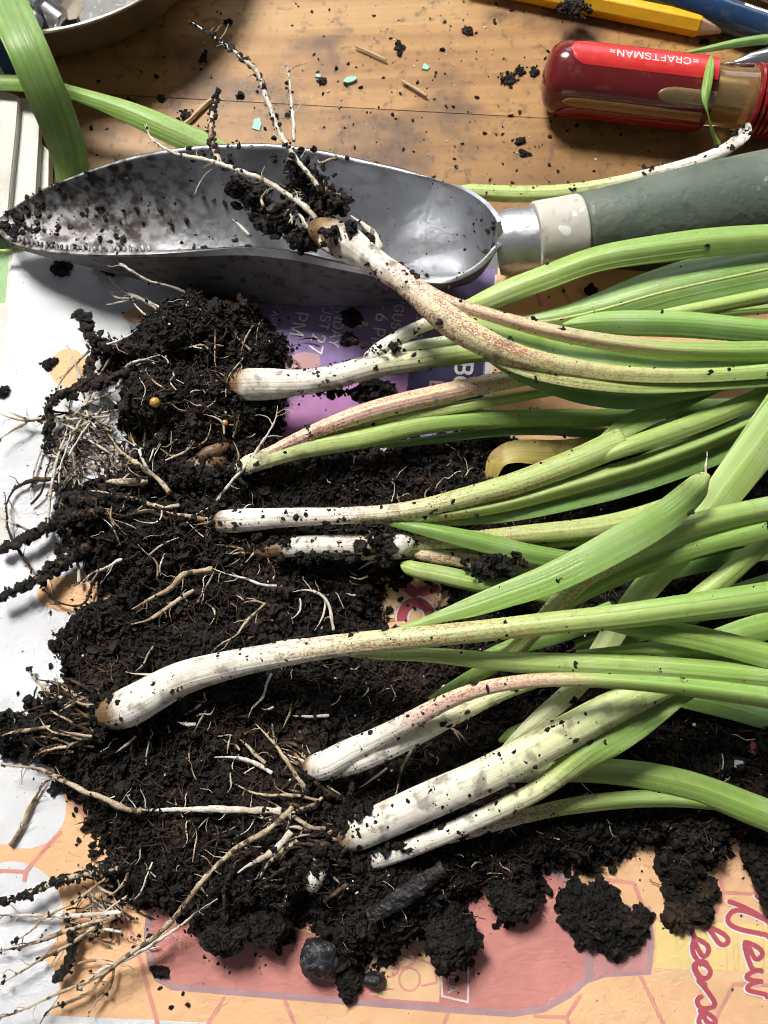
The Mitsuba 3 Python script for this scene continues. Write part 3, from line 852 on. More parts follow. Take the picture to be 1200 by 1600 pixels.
# ------------------------------------------------------------------ screwdriver
sc = thing('screwdriver', 'red and amber acetate screwdriver handle with bright red maker label', 'screwdriver')
c0, c1 = P(848, 118, 11.9), P(1107, 149, 11.6)
ln = np.linalg.norm(c1 - c0)
RB = 0.0115
sq = lambda q, t: 1 - 0.035 * (0.5 + 0.5 * math.cos(6 * q))
bp = [(0, 0.0005), (0.0002, 0.0035), (0.0008, 0.0064), (0.0021, 0.0090), (0.0042, 0.0106), (0.007, 0.0113), (0.011, RB), (ln - 0.003, RB), (ln - 0.001, 0.0109), (ln, 0.0098)]
bp = [(t, r) for t, r in bp if t < ln - .01 or t >= ln - .0031]
m, fr = lathe(bp, c0, c1, 96, sq)
add('grip', m, 'acetate_red', sc, smooth=28)
z_, x_, y_ = fr
far = 0 if x_[1] > 0 else 180
bend_text.sgn = -1 if far == 0 else 1
up_ang = lambda d: 90 + (-d if far == 0 else d)


def facet_patch(t0, t1, d0, d1, r, th, round0=True, n=12):
    """raised strip along the grip with a rounded left end"""
    tt = np.linspace(t0, t1, 40)
    dm, hw = (d0 + d1) / 2, (d1 - d0) / 2
    top, bot = [], []
    fl = np.linspace(-1, 1, n)
    for t in tt:
        e = min(1.0, (t - t0) / 0.006 + 1e-3)
        wd = hw * math.sqrt(1 - (1 - e) ** 2) if round0 else hw
        aa = np.radians([up_ang(dm + wd * q) for q in fl])
        top.append([c0 + t * z_ + (r + th * (1 - abs(q) ** 6)) * (math.cos(a) * x_ + math.sin(a) * y_) for q, a in zip(fl, aa)])
    v = np.array(top).reshape(-1, 3)
    i, j = np.meshgrid(np.arange(39), np.arange(n - 1), indexing='ij')
    q = np.stack([i * n + j, i * n + j + 1, (i + 1) * n + j + 1, (i + 1) * n + j], -1).reshape(-1, 4)
    return v, np.vstack([q[:, [0, 1, 2]], q[:, [0, 2, 3]]])


add('red_label', facet_patch(0.0068, ln - 0.001, -19, 34, RB - 0.0001, 0.0004), 'label_red', sc, smooth=True)
tx = bend_text('=CRAFTSMAN=', 0.0028, c0, fr, ln * 0.865, up_ang(6), RB + 0.00036, rev=True)
add('lettering', tx, 'lettering_silver', sc + '__red_label')
add('amber_band', facet_patch(0.007, ln - 0.003, -88, -68, RB - 0.0003, 0.0005), 'acetate_amber', sc, smooth=True)
add('lower_red_band', facet_patch(0.006, ln - 0.002, -122, -90, RB - 0.0003, 0.0005), 'acetate_bright_red', sc, smooth=True)
add('amber_groove', facet_patch(ln * 0.66, ln - 0.0005, -62, -36, RB - 0.0001, 0.0005), 'acetate_smoke', sc, smooth=True)
m, _ = lathe([(ln - 0.001, 0.0094), (ln + 0.0006, 0.0091), (ln + 0.004, 0.0089), (ln + 0.012, 0.0094), (ln + 0.0135, 0.0098)], c0, c1, 64)
add('amber_neck', m, 'acetate_clear', sc, smooth=40)
m, _ = lathe([(ln + 0.0002, 0.0045), (ln + 0.0004, 0.0052), (ln + 0.0105, 0.0052), (ln + 0.0108, 0.0045)], c0, c1, 40)
add('steel_shank', m, 'brass_pale', sc, smooth=40)
rid = []
t = ln + 0.013
for i in range(9):
    rid += [(t, 0.0099), (t + 0.0004, 0.0110), (t + 0.0012, 0.0112), (t + 0.0016, 0.0101)]
    t += 0.0018
m, _ = lathe(rid, c0, c1, 64)
add('ridged_collar', m, 'acetate_bright_red', sc, smooth=30)
m, _ = lathe([(t - 0.0005, 0.0099), (t + 0.02, 0.0094)], c0, c1, 48)
add('shaft_end', m, 'acetate_bright_red', sc, smooth=30)

# ------------------------------------------------------------------ trowel
tr = thing('garden_trowel', 'cast aluminium garden trowel with serrated edge, cream collar and grey green grip', 'trowel')
farR = [(-4, 343, 13), (20, 325, 15), (60, 298, 18), (130, 268, 22), (230, 238, 25), (330, 225, 26), (420, 223, 27), (500, 234, 27), (580, 252, 27), (680, 276, 27), (735, 300, 27), (764, 324, 27), (777, 347, 27)]
nearR = [(-4, 349, 12.5), (25, 375, 15), (65, 384, 18), (110, 388, 21), (180, 389, 24), (290, 386, 26), (380, 381, 27), (453, 388, 27), (519, 402, 27), (620, 424, 27), (690, 433, 27), (742, 415, 27), (771, 385, 27)]
bulge = [(-4, 347, 12), (25, 378, 12), (65, 389, 12), (110, 398, 11), (180, 420, 9), (290, 450, 7), (380, 466, 6), (453, 472, 6), (519, 475, 6), (600, 472, 7), (668, 452, 10), (730, 425, 18), (779, 366, 26)]
NS = 60


def curve(rows, n=NS):
    p = np.array([P(*q) for q in rows])
    t = np.r_[0, np.cumsum(np.linalg.norm(np.diff(p, axis=0), axis=1))]
    return PchipInterpolator(t / t[-1], p)(np.linspace(0, 1, n))


tl_ = np.linspace(0, 1, 13)
def curve_i(rows):
    return PchipInterpolator(tl_, np.array([P(*q) for q in rows]))(np.linspace(0, 1, NS))


Fc, Nc, Bc = curve_i(farR), curve_i(nearR), curve_i(bulge)
SEC = []
for i in range(NS):
    s = i / (NS - 1)
    f_, n_, b_ = Fc[i], Nc[i], Bc[i]
    depth = min(1, s / 0.45) * (1 if s < 0.86 else math.sqrt(max(0.0, 1 - ((s - 0.86) / 0.14) ** 2)))
    m1 = f_ + (b_ - f_) * 0.30; m1[2] = f_[2] * (1 - depth) + depth * (f_[2] * 0.36) + (0 if depth > .99 else 0)
    m2 = f_ + (b_ - f_) * 0.68; m2[2] = f_[2] * (1 - depth) + depth * 0.0032
    pts = np.array([f_, m1, m2, b_, n_])
    tt = np.r_[0, np.cumsum(np.linalg.norm(np.diff(pts, axis=0), axis=1) + 1e-5)]
    SEC.append(PchipInterpolator(tt / tt[-1], pts)(np.linspace(0, 1, 44)) if i else np.repeat(pts.mean(0)[None], 44, 0) + np.linspace(-1, 1, 44)[:, None] * [0, -0.0003, 0])
SEC = np.array(SEC)
SEC[:, :, 2] = gaussian_filter(SEC[:, :, 2], (1.0, 1.4), mode='nearest')
SEC[:, 1:-1, 1] = gaussian_filter(SEC[:, :, 1], (0.6, 1.2), mode='nearest')[:, 1:-1]
for (x0, y0, x1, y1, hh, ww) in ((590, 378, 706, 282, 0.0016, 0.0045), (640, 392, 735, 366, 0.0013, 0.0032)):
    pa, pb = P(x0, y0, 10)[:2], P(x1, y1, 20)[:2]
    ab = pb - pa
    tt = np.clip(((SEC[..., :2] - pa) @ ab) / (ab @ ab), 0, 1)
    dd = np.linalg.norm(SEC[..., :2] - (pa + tt[..., None] * ab), axis=-1)
    SEC[:, 1:-1, 2] += (hh * np.exp(-(dd / ww) ** 2))[:, 1:-1]
nrm = np.cross(np.gradient(SEC, axis=0), np.gradient(SEC, axis=1))
nrm /= np.linalg.norm(nrm, axis=-1, keepdims=True) + 1e-12
if nrm[30, 22, 2] < 0:
    nrm = -nrm
inn, out_ = SEC, SEC - nrm * 0.0014
rows = np.concatenate([inn, out_[:, ::-1]], axis=1)
K = rows.shape[1]
i, j = np.meshgrid(np.arange(NS - 1), np.arange(K), indexing='ij')
j2 = (j + 1) % K
q = np.stack([i * K + j, i * K + j2, (i + 1) * K + j2, (i + 1) * K + j], -1).reshape(-1, 4)
bm = trimesh.Trimesh(rows.reshape(-1, 3), np.vstack([q[:, [0, 1, 2]], q[:, [0, 2, 3]]]), process=False)
# caps at tip and heel
cap = lambda r0: np.vstack([[r0 + a, r0 + K - 1 - a, r0 + K - 2 - a] for a in range(43)] + [[r0 + a, r0 + K - 2 - a, r0 + a + 1] for a in range(43)])
bm = trimesh.Trimesh(bm.vertices, np.vstack([bm.faces, cap(0), cap((NS - 1) * K)[:, ::-1]]), process=False)
fc = np.asarray(bm.faces)
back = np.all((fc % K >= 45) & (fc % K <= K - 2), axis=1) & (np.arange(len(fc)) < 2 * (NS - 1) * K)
add('blade', trimesh.Trimesh(bm.vertices, fc[~back], process=False), 'cast_aluminium', tr, smooth=50)
add('blade_back', trimesh.Trimesh(bm.vertices, fc[back], process=False), 'dull_shaded_aluminium', tr, smooth=50)
# serrated teeth along the near rim
teeth = []
near_rim = inn[:, -1]
t = np.r_[0, np.cumsum(np.linalg.norm(np.diff(near_rim, axis=0), axis=1))]
for s in np.arange(0.0125, 0.0600, 0.0019):
    c = np.array([np.interp(s, t, near_rim[:, a]) for a in range(3)])
    dr_ = np.array([np.interp(s + 0.001, t, near_rim[:, a]) for a in range(3)]) - c
    ang = math.atan2(dr_[1], dr_[0])
    m = trimesh.creation.icosphere(subdivisions=2)
    m.apply_scale([0.00055 + 0.00015 * math.sin(s * 9100), 0.0012 + 0.0003 * math.sin(s * 5300), 0.0005])
    m.apply_transform(trimesh.transformations.rotation_matrix(ang + 0.35, [0, 0, 1]))
    m.apply_translation(c + [0, 0.0005, 0.0])
    teeth.append((m.vertices, m.faces))
add('serrated_edge', join(teeth), 'cast_aluminium', tr, smooth=True, kind='stuff')
c0, c1 = P(779, 381, 14.5), P(845, 373, 17)
ln = np.linalg.norm(c1 - c0)
m, _ = lathe([(-0.0005, 0.0060), (0, 0.0094), (0.003, 0.0100), (ln, 0.0097)], c0, c1, 64)
add('metal_neck', m, 'cast_aluminium', tr, smooth=40)
c0, c1 = P(834, 374, 17.5), P(909, 362, 18)
ln = np.linalg.norm(c1 - c0)
m, _ = lathe([(0, 0.0095), (0.0003, 0.0106), (0.001, 0.0110), (ln - .001, 0.0112), (ln - .0003, 0.0108), (ln, 0.0100)], c0, c1, 64)
add('cream_collar', m, 'collar_cream', tr, smooth=40)
c0, c1 = P(907, 362, 18), P(1300, 298, 19)
ln = np.linalg.norm(c1 - c0)
m, _ = lathe([(0, 0.0098), (0.0005, 0.0106), (0.002, 0.0112), (0.02, 0.0128), (0.035, 0.0140), (0.055, 0.0150), (ln, 0.0155)], c0, c1, 64)
add('grip', m, 'grip_green', tr, smooth=40)


def surface_dirt(pts, nn, seed, lo=0.0002, hi=0.0012, flat=0.5):
    g = np.random.default_rng(seed)
    r = lo * (hi / lo) ** (g.random(len(pts)) ** 2)
    return crumbs(np.asarray(pts) + np.asarray(nn) * (r * 0.25)[:, None], r, 0, 0.45, flat, seed)


g = np.random.default_rng(55)
dp, dn = [], []
while len(dp) < 1500:
    i, j = int(NS * g.random() ** 1.9), g.integers(0, 44)
    i = min(max(i, 1), NS - 2)
    if i > 30 and g.random() > 0.25:
        continue
    if meshkit.fbm(SEC[i, j][None] * 260, 3, 5)[0] < 0.47 and i < 36:
        continue
    dp.append(SEC[i, j] + g.normal(0, 0.0005, 3) * [1, 1, 0.1]); dn.append(nrm[i, j])
add('stuck_soil', surface_dirt(dp, dn, 56, 0.00016, 0.0011), 'brown_soil', tr, kind='stuff')


# ------------------------------------------------------------------ bulb plants
def strand(rows, op=0.0, cup=0.15, roll=0.0, th=0.9, n=90, loop=24, seed=0, wav=0.0):
    """a stalk or leaf. rows: (px, py, z mm, width px, green); op 0 round to 1 flat blade; cup: keel height over width; returns mesh, uv and its frame"""
    rows = np.array(rows, float)
    c = np.array([P(*q[:3]) for q in rows])
    wd = np.array([q[3] * PX(p) for q, p in zip(rows, c)])
    t = np.r_[0, np.cumsum(np.linalg.norm(np.diff(c, axis=0), axis=1))]; t /= t[-1]
    s = np.linspace(0, 1, n)
    s = np.unique(np.r_[s, np.linspace(0, 0.06, 8), np.linspace(0.96, 1, 6)]); n = len(s)
    ctr = CubicSpline(t, c, bc_type='natural')(s)
    W = PchipInterpolator(t, wd)(s)
    G = PchipInterpolator(t, rows[:, 4])(s)
    lin = lambda a: np.interp(s, np.linspace(0, 1, len(a)), a) if np.ndim(a) else np.full(n, float(a))
    O, C, Rl = lin(op), lin(cup), np.radians(lin(roll))
    O = O * O * (3 - 2 * O)
    tan = np.gradient(ctr, axis=0); tan /= np.linalg.norm(tan, axis=1, keepdims=True)
    side = np.cross([0, 0, 1.0], tan); side /= np.linalg.norm(side, axis=1, keepdims=True)
    nn = np.cross(tan, side)
    sd_ = side * np.cos(Rl)[:, None] + nn * np.sin(Rl)[:, None]
    up = np.cross(tan, sd_)
    if wav:
        up_off = wav * (meshkit.noise(np.stack([s * 7, s * 0 + seed, s * 0], 1), seed) - 0.5)
        C = C + up_off
    a = np.arange(loop) * 2 * np.pi / loop
    u = np.cos(a)
    rx, ry = 0.5 * u[None] * W[:, None], 0.44 * np.sin(a)[None] * W[:, None]
    ub = np.sign(u) * np.abs(u) ** 0.85
    thk = np.minimum(th / 1000, W * 0.3)
    lx = 0.5 * ub[None] * W[:, None]
    ly = C[:, None] * W[:, None] * (1 - np.abs(ub) ** 1.2)[None] + (thk[:, None] * 0.5) * np.sin(a)[None] * (0.35 + 0.65 * (1 - ub ** 2))[None] - C[:, None] * W[:, None] * 0.4
    x = rx * (1 - O)[:, None] + lx * O[:, None]
    y = ry * (1 - O)[:, None] + ly * O[:, None]
    v = ctr[:, None] + x[..., None] * sd_[:, None] + y[..., None] * up[:, None]
    k = loop
    i, j = np.meshgrid(np.arange(n - 1), np.arange(k), indexing='ij')
    j2 = (j + 1) % k
    q = np.stack([i * k + j, i * k + j2, (i + 1) * k + j2, (i + 1) * k + j], -1).reshape(-1, 4)
    f = np.vstack([q[:, [0, 1, 2]], q[:, [0, 2, 3]]])
    uv = np.stack([x * 1000 + 50 + 13.7 * seed, np.broadcast_to(G[:, None], x.shape)], -1).reshape(-1, 2)
    v = np.vstack([v.reshape(-1, 3), ctr[0] - tan[0] * W[0] * 0.1, ctr[-1] + tan[-1] * W[-1] * 0.1])
    uv = np.vstack([uv, [[50 + 13.7 * seed, G[0]], [50 + 13.7 * seed, G[-1]]]])
    jj = np.arange(k)
    f = np.vstack([f, np.stack([jj * 0 + n * k, (jj + 1) % k, jj], 1), np.stack([jj * 0 + n * k + 1, (n - 1) * k + jj, (n - 1) * k + (jj + 1) % k], 1)])
    m = trimesh.Trimesh(v, f, process=False)
    if m.volume < 0:
        f = f[:, ::-1]
    return (v, f), uv, dict(v=v[:n * k].reshape(n, k, 3), ctr=ctr, G=G, W=W, up=up)


DIRT = {}
seedc = [0]


def stalk(plant, rows, material='stalk_plain', part='leaf', dirt=1.0, **kw):
    seedc[0] += 1
    mesh, uv, fr = strand(rows, seed=seedc[0], **kw)
    add(part, mesh, material, plant, smooth=True, uv=uv)
    # soil crumbs clinging to the side that faces up
    g = np.random.default_rng(900 + seedc[0])
    n, k = fr['v'].shape[:2]
    length = np.linalg.norm(np.diff(fr['ctr'], axis=0), axis=1).sum()
    want = int(dirt * length * 1000 * 3.2)
    for _ in range(want * 4):
        if want <= 0:
            break
        i = g.integers(2, n - 2)
        dens = 1.0 if fr['G'][i] < 0.2 else (0.35 if fr['G'][i] < 0.5 else 0.06)
        if g.random() > dens:
            want -= 1
            continue
        cl = meshkit.noise(fr['ctr'][i][None] * 180, 3)[0]
        if cl < 0.35 and g.random() > 0.3:
            continue
        ang = g.integers(0, k)
        p = fr['v'][i, ang]
        if (p - fr['ctr'][i]) @ fr['up'][i] < -0.1 * fr['W'][i]:
            continue
        r = 0.00013 * 6.5 ** (g.random() ** 3.0)
        DIRT.setdefault(plant, []).append((p, r))
        if g.random() < 0.26:
            for _ in range(g.integers(2, 7)):
                DIRT[plant].append((p + g.normal(0, 0.0006, 3) * [1, 1, 0.2], r * g.uniform(0.4, 1.0)))
        want -= 1
    return fr


def plant(name, label, group='uprooted bulb plants with green leaves'):
    return thing(name, label, 'plant', group)


pA = plant('bulb_plant', 'bulb plant lying across the trowel blade with long pink speckled leaves')
stalk(pA, [(486, 352, 33, 16, -.7), (498, 358, 34, 40, -.6), (520, 369, 34.5, 54, -.35), (545, 383, 35, 56, -.15), (568, 397, 35.5, 46, 0.0), (600, 419, 36, 40, .06), (635, 443, 37, 40, .16), (672, 474, 38, 46, .24), (700, 498, 38, 50, .30), (740, 526, 38, 46, .36), (790, 549, 38, 38, .42), (860, 567, 38, 33, .48), (950, 580, 38, 30, .52), (1050, 585, 38, 28, .56), (1130, 583, 38, 28, .62), (1230, 575, 38, 30, .68)],
      'stalk_blush', 'stem', op=[0, 0, 0, 0, 0, 0.2, .6, .9, 1, 1, 1], cup=0.30, roll=[0, 0, 0, 0, 0, -10, -16, -16], dirt=1.2)
stalk(pA, [(628, 428, 37, 12, .15), (655, 446, 39, 20, .22), (690, 466, 40, 20, .30), (740, 484, 41, 20, .36), (800, 502, 41, 22, .42), (870, 520, 41, 24, .47), (950, 535, 40, 26, .52), (1030, 545, 39, 28, .58), (1120, 549, 38, 30, .66), (1230, 548, 38, 34, .72)], 'stalk_pink', op=[0.3, .8, 1, 1], cup=.3, roll=[10, 25, 30, 20], dirt=.8)
stalk(pA, [(680, 470, 35, 10, .45), (730, 498, 35.5, 32, .60), (800, 528, 36, 40, .70), (870, 546, 36, 40, .76), (950, 556, 36, 38, .80), (1050, 566, 35, 40, .82), (1150, 565, 35, 44, .82), (1230, 560, 35, 46, .82)], 'leaf_green', op=1, cup=-.18, roll=-8, dirt=.4)
stalk(pA, [(725, 520, 30, 16, .5), (780, 565, 30, 24, .6), (840, 594, 30, 32, .78), (920, 617, 30, 38, .88), (985, 623, 30, 38, .88), (1060, 612, 30, 34, .86), (1150, 595, 30, 26, .86), (1230, 585, 30, 20, .86)], 'leaf_bluish', op=1, cup=.12, roll=-14, dirt=.3)
stalk(pA, [(700, 508, 36.5, 10, .3), (760, 550, 36.5, 22, .36), (830, 579, 36.5, 27, .44), (920, 596, 36.5, 28, .50), (1000, 603, 36, 26, .58), (1100, 600, 36, 24, .66), (1230, 592, 36, 22, .72)], 'stalk_speckled', op=1, cup=.2, roll=-14, dirt=.4)

pB = plant('bulb_plant', 'bulb plant with fat white bulb beside the purple print just below the trowel')
stalk(pB, [(362, 602, 15, 30, -.9), (372, 602, 16, 46, -.6), (392, 601, 17, 52, -.08), (425, 600, 17, 50, .0), (450, 599, 17, 44, .02), (490, 595, 17, 39, .05), (530, 587, 17, 38, .08), (580, 573, 17, 38, .14), (640, 563, 17, 37, .26), (700, 554, 17, 37, .44), (760, 547, 18, 38, .58), (830, 552, 20, 38, .68), (920, 560, 22, 34, .75)], 'stalk_plain', 'stem', op=[0, 0, 0, 0, 0, 0, .1, .3, .5, .7, .9], cup=.24, dirt=1.6)
stalk(pB, [(565, 570, 18, 14, .08), (590, 549, 19, 24, .08), (625, 527, 19.5, 24, .1), (660, 509, 20, 21, .18), (690, 497, 21, 24, .34), (720, 486, 23, 26, .5), (760, 469, 26, 34, .56), (800, 452, 28, 40, .60), (860, 429, 31, 42, .64), (930, 404, 34, 42, .68), (1000, 391, 36, 44, .70), (1100, 378, 38, 46, .72), (1230, 369, 39, 44, .72)], 'leaf_green', op=[0, 0, .3, .6, .9, 1, 1, 1, 1], cup=[.2, .2, .22, .22, .26, .26, .26], roll=[0, 0, 0, 0, 10, 12, 12], dirt=1.0)
stalk(pB, [(600, 556, 18.5, 12, .2), (640, 542, 19.5, 17, .26), (690, 533, 20, 17, .32), (735, 522, 21, 17, .40), (790, 508, 22, 18, .5), (860, 497, 24, 30, .62), (940, 481, 26, 54, .66), (1020, 459, 29, 76, .68), (1100, 440, 31, 88, .70), (1160, 428, 32, 92, .72), (1240, 412, 33, 90, .74)], 'leaf_bluish', op=[.2, .5, .8, 1, 1, 1, 1, 1], cup=[.3, .3, .28, .22, .18, .18], roll=[0, 0, 4, 8, 8, 8], dirt=.8)
stalk(pB, [(720, 535, 18, 8, .4), (790, 512, 20, 10, .46), (860, 501, 26.2, 5, .48), (940, 484, 31.6, 5, .48), (1020, 461, 37, 5, .50), (1100, 442, 40.5, 5, .52), (1240, 412, 43, 5, .55)], 'leaf_speckled', op=.5, cup=.3, dirt=.2)
stalk(pB, [(880, 507, 36, 5, .60), (905, 505, 37, 24, .66), (940, 503, 37.5, 36, .68), (1000, 503, 38, 43, .70), (1070, 505, 38, 44, .72), (1140, 511, 38, 42, .74), (1240, 521, 37, 40, .76)], 'leaf_bluish', op=[.8, 1, 1], cup=.30, roll=6, dirt=.7)
stalk(pB, [(960, 505, 29, 8, .5), (1050, 489, 30, 18, .54), (1120, 476, 31, 21, .56), (1240, 452, 32, 22, .6)], 'leaf_green', op=1, cup=.22, roll=12, dirt=.3)
stalk(pB, [(1040, 502, 28, 10, .55), (1110, 489, 29, 18, .58), (1240, 478, 30, 20, .6)], 'leaf_green', op=1, cup=.2, roll=12, dirt=.3)
stalk(pB, [(860, 535, 27, 8, .5), (950, 537, 28, 16, .48), (1060, 542, 29, 14, .5), (1240, 530, 30, 16, .55)], 'leaf_speckled', op=1, cup=.2, roll=8, dirt=.3)

pC = plant('bulb_plant', 'bulb plant whose stem has one pink streaked stalk above a narrow green one')
stalk(pC, [(368, 737, 14, 12, .1), (382, 729, 15, 28, .2), (410, 718, 16, 31, .30), (480, 699, 17, 32, .42), (560, 686, 17.5, 33, .54), (640, 668, 18, 31, .62), (720, 657, 18, 30, .70), (800, 653, 18, 30, .76), (900, 652, 18, 30, .80), (980, 648, 19, 30, .84), (1040, 630, 20, 30, .86), (1110, 600, 21, 28, .88)], 'stalk_plain', 'stem', op=[0, 0, .1, .3, .6, .9, 1], cup=.26, dirt=1.6)
stalk(pC, [(388, 722, 16.5, 9, .18), (430, 702, 18, 17, .24), (480, 679, 19.5, 22, .26), (540, 655, 21, 28, .3), (600, 636, 22, 32, .34), (680, 617, 23, 33, .4), (770, 597, 24, 31, .46), (850, 583, 25, 30, .54), (930, 575, 25, 26, .6)], 'stalk_pink', op=[0, .2, .5, .8, .9, 1], cup=.32, roll=6, dirt=1.3)
stalk(pC, [(530, 672, 18, 8, .45), (600, 656, 19, 16, .48), (680, 641, 20, 20, .52), (770, 626, 21, 20, .60), (870, 609, 22, 18, .66), (960, 597, 22, 18, .7)], 'leaf_speckled', op=1, cup=.26, roll=-12, dirt=.5)
stalk(pC, [(590, 697, 13, 8, .8), (680, 686, 14, 16, .86), (780, 674, 15, 18, .9), (880, 672, 15, 22, .9), (990, 676, 15, 24, .9), (1060, 660, 15, 24, .9)], 'leaf_green', op=1, cup=.1, roll=-15, dirt=.4)
stalk(pC, [(560, 644, 20.5, 8, .3), (640, 617, 22, 8, .34), (720, 598, 23, 8, .4), (820, 580, 24, 8, .5), (900, 568, 24, 8, .6)], 'stalk_pink', op=.6, cup=.3, roll=20, dirt=.6)

pD = plant('bulb_plant', 'bulb plant with straight white stem ending in a torn speckled green sheath')
stalk(pD, [(339, 815, 16, 22, -.8), (347, 815, 17, 36, -.3), (380, 813, 18, 37, .0), (440, 809, 19, 31, .04), (530, 806, 20, 27, .10), (600, 802, 21, 27, .22), (660, 793, 22, 28, .36), (730, 776, 23, 32, .44), (800, 757, 24, 36, .5), (870, 732, 25, 40, .55), (920, 712, 26, 42, .58), (955, 697, 26.5, 45, .6), (974, 690, 26.8, 48, .58)], 'stalk_speckled', 'stem', op=[0, 0, 0, 0, 0, .1, .2, .3], cup=.3, dirt=1.2)
stalk(pD, [(940, 715, 27, 18, .5), (970, 702, 29, 26, .56), (1010, 688, 29.5, 30, .60), (1087, 661, 30, 32, .62), (1160, 632, 31, 30, .66), (1240, 594, 32, 28, .68)], 'leaf_green', op=[.6, 1, 1], cup=.24, roll=4, dirt=.3)
stalk(pD, [(930, 705, 25, 18, .6), (960, 680, 26, 30, .64), (1010, 650, 27, 36, .70), (1060, 625, 28, 36, .80), (1130, 594, 28, 32, .86), (1220, 560, 28, 30, .88)], 'leaf_green', op=[.8, 1], cup=-.14, roll=-6, dirt=.3)
stalk(pD, [(560, 812, 19, 10, .2), (620, 811, 20, 16, .3), (690, 804, 21, 20, .42), (780, 789, 22, 24, .5), (860, 768, 23, 28, .56), (970, 736, 25, 29, .6), (1087, 697, 27, 26, .64), (1170, 660, 28, 20, .66), (1240, 620, 29, 12, .7)], 'leaf_speckled', op=[.3, .8, 1, 1], cup=.34, roll=14, dirt=.8)
stalk(pD, [(640, 818, 16, 10, .5), (720, 812, 17, 20, .65), (800, 802, 18, 28, .76), (870, 787, 19, 32, .80), (970, 762, 20, 34, .82), (1087, 721, 22, 38, .82), (1160, 690, 23, 42, .80), (1240, 650, 24, 44, .8)], 'leaf_bluish', op=1, cup=.14, roll=-20, dirt=.3)
stalk(pD, [(985, 725, 20, 10, .8), (1060, 690, 21, 18, .86), (1130, 655, 22, 18, .9), (1230, 600, 22, 30, .9)], 'leaf_green', op=1, cup=.1, roll=-10, dirt=.2)
stalk(pD, [(766, 756, 10, 14, .5), (769, 738, 12, 24, .5), (778, 718, 14, 34, .5), (802, 706, 15, 40, .5), (840, 706, 15.5, 40, .5), (885, 703, 16, 34, .5), (935, 690, 15, 20, .5)], 'leaf_yellow', 'withered_leaf', op=1, cup=[.05, -.06, .06, .1, .1, .1], roll=[-30, -20, 5, 10, 5], th=.5, dirt=1.6)

pE = plant('bulb_plant', 'bulb plant with brown tipped bulb half buried in soil just below the straight white stem')
stalk(pE, [(394, 858, 12, 10, -.9), (404, 858, 13, 24, -.9), (425, 857, 14, 30, -.6), (448, 855, 14, 32, -.2), (470, 853, 15, 33, .02), (510, 852, 15, 33, .04), (560, 851, 15, 32, .12), (610, 848, 15, 30, .22), (680, 845, 16, 28, .34), (760, 841, 17, 28, .46), (830, 834, 18, 30, .52), (900, 828, 20, 33, .54), (980, 814, 22, 35, .55), (1060, 788, 24, 34, .58), (1130, 760, 24, 30, .6)], 'stalk_speckled', 'stem', op=[0, 0, 0, 0, 0, 0, .3, .7, 1], cup=.2, roll=[0, 0, 0, 0, 8], dirt=1.6)
stalk(pE, [(470, 866, 13, 8, .2), (540, 868, 14, 14, .24), (620, 866, 14, 16, .3), (700, 862, 15, 16, .4), (800, 856, 16, 15, .48), (880, 848, 17, 15, .5), (980, 838, 18, 16, .52)], 'leaf_speckled', op=[.3, 1], cup=.2, dirt=1)
stalk(pE, [(597, 815, 20, 5, .82), (640, 822, 21, 17, .8), (690, 832, 22, 26, .8), (760, 848, 22, 33, .8), (830, 864, 21, 32, .82), (910, 876, 20, 28, .84)], 'leaf_green', op=1, cup=.26, roll=-8, dirt=.3)
pK = plant('bulb_plant', 'small white bulb plant with pink and round green stalks beneath the dark pointed leaf')
stalk(pK, [(603, 866, 15, 14, .0), (612, 860, 16, 32, .0), (628, 850, 17, 34, .0), (645, 842, 17, 20, .05)], 'stalk_plain', 'bulb', dirt=2)
stalk(pK, [(640, 862, 14, 12, .2), (665, 866, 14.5, 24, .28), (710, 872, 15, 27, .34), (760, 880, 15, 28, .36), (820, 889, 15, 28, .4), (900, 900, 15, 26, .5)], 'stalk_pink', op=[0, .3, .6], cup=.3, dirt=1.2)
stalk(pK, [(628, 882, 15, 10, .5), (640, 887, 16, 24, .54), (680, 896, 16.5, 28, .58), (725, 906, 17, 30, .62), (775, 915, 17.5, 30, .66), (830, 924, 18, 30, .72), (900, 936, 18, 30, .8)], 'stalk_plain', 'stalk', op=[0, 0, .2, .4], cup=.3, dirt=1.0)

